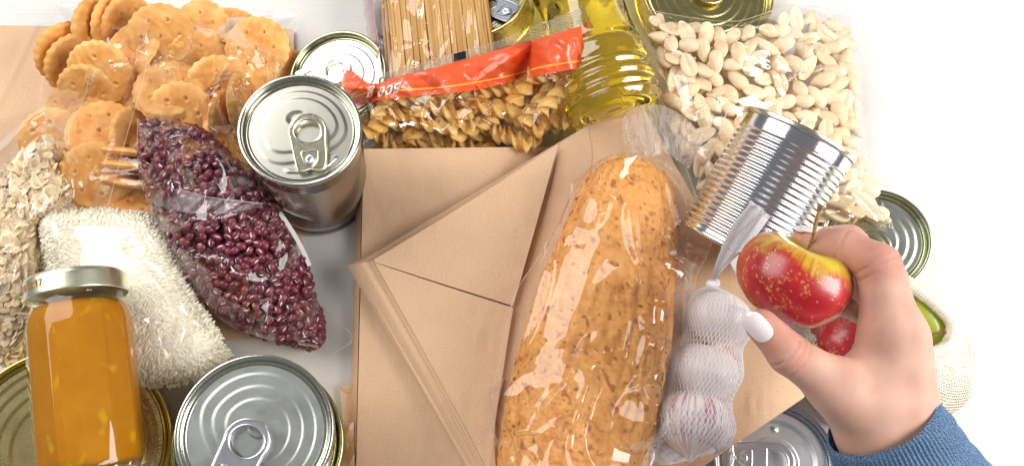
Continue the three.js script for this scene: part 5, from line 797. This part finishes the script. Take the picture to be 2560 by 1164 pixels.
    return mix3([0.66, 0.38, 0.28], [0.6, 0.21, 0.15], clamp(q + 0.3 * n + 0.3 * m)); });
  mesh('hand', skin, phys({ vertexColors: true, roughness: 0.48, clearcoat: 0.08, clearcoatRoughness: 0.5, sheen: 0.15, sheenRoughness: 0.5, sheenColor: rgb(1, 0.75, 0.65), bumpMap: rep(metalGrain, 60), bumpScale: 0.0003 }), person);
  // nails: rounded plates seated on the finger tips
  const varnish = phys({ color: rgb(0.86, 0.74, 0.76), roughness: 0.16, clearcoat: 1, clearcoatRoughness: 0.05 });
  const nail = (tip, back, up, L, w, push) => { const y = up.clone().normalize(), x = tip.clone().sub(back).normalize(); x.addScaledVector(y, -x.dot(y)).normalize(); const z = x.clone().cross(y);
    const g = new THREE.SphereGeometry(1, 32, 24), p = g.attributes.position; for (let i = 0; i < p.count; i++) { let a = p.getX(i), b = p.getY(i), c = p.getZ(i); const sx = Math.sign(a) * Math.pow(Math.abs(a), 0.72), sc = Math.sign(c) * Math.pow(Math.abs(c), 0.7); p.setXYZ(i, sx * L, b * 0.0006 - (sc * w) ** 2 * 62 - Math.max(0, sx) ** 2 * 0.0008, sc * w); } g.computeVertexNormals();
    const m = mesh('nail', g, varnish, person); m.matrixAutoUpdate = true; m.quaternion.setFromRotationMatrix(new THREE.Matrix4().makeBasis(x, y, z)); m.position.copy(tip).addScaledVector(y, push).addScaledVector(x, L * 0.25); };
  const camDir = V(0, CAM_H, 0);
  nail(thumb[3], thumb[2], V(-0.42, 0.8, 0.42), 0.0074, 0.0052, 0.0078);
  nail(index[3], index[2], V(0.05, 0.5, -0.86), 0.0066, 0.0048, 0.0071);
  nail(middle[3], middle[2], V(0.05, 0.5, -0.86), 0.006, 0.0044, 0.0069);
  // ribbed cuff
  const a0 = P(2200, 1050, 0.1565), a1 = P(2366, 1338, 0.132), dir = a1.clone().sub(a0).normalize(), sx = V(dir.z, 0, -dir.x).normalize().negate(), sy = sx.clone().cross(dir).normalize();
  if (sy.y < 0) sy.negate();
  const cloth = gridGeometry(560, 120, (u, v) => { const a = u * 2 * Math.PI, lip = smooth(0.0, 0.03, v), s = v * 0.072, w = 0.0272 + 0.012 * Math.pow(v, 0.9) - 0.0012 * (1 - lip), hgt = 0.0268 + 0.004 * v - 0.0012 * (1 - lip), rib = 0.0004 * Math.cos(a * 90) * (1 - 0.3 * v) + 0.0012 * noise(Math.cos(a) * 2, Math.sin(a) * 2, v * 6) + 0.0009 * Math.sin(v * 40 + 3 * noise(a, v * 3)) * v; return a0.clone().addScaledVector(dir, s).addScaledVector(sx, Math.cos(a) * (w + rib)).addScaledVector(sy, Math.sin(a) * (hgt + rib)); });
  { const uv = cloth.attributes.uv; for (let j = 0, n = 0; j <= 120; j++) for (let i = 0; i <= 560; i++, n++) uv.setXY(n, i / 560 * 0.15, j / 120 * 0.072); }
  const knitFn = (x, y) => 0.5 + 0.5 * Math.sin(x * 2 * Math.PI * 64) * Math.sin(y * 2 * Math.PI * 64 + noise(x * 9, y * 9) * 2), knitBump = dataTexture(512, knitFn), heather = dataTexture(512, (x, y) => { const k = 0.72 + 0.5 * tile((a, b) => noise(a * 130, b * 60) * 0.6 + noise(a * 60, b * 190, 3) * 0.5, x, y); return [0.49 * k, 0.64 * k, 0.815 * k]; }, true);
  mesh('sleeve', cloth, std({ map: rep(heather, 18), bumpMap: rep(knitBump, 14), bumpScale: 0.0004, roughness: 0.9, side: THREE.DoubleSide }), person);
}
renderer.render(scene, camera);
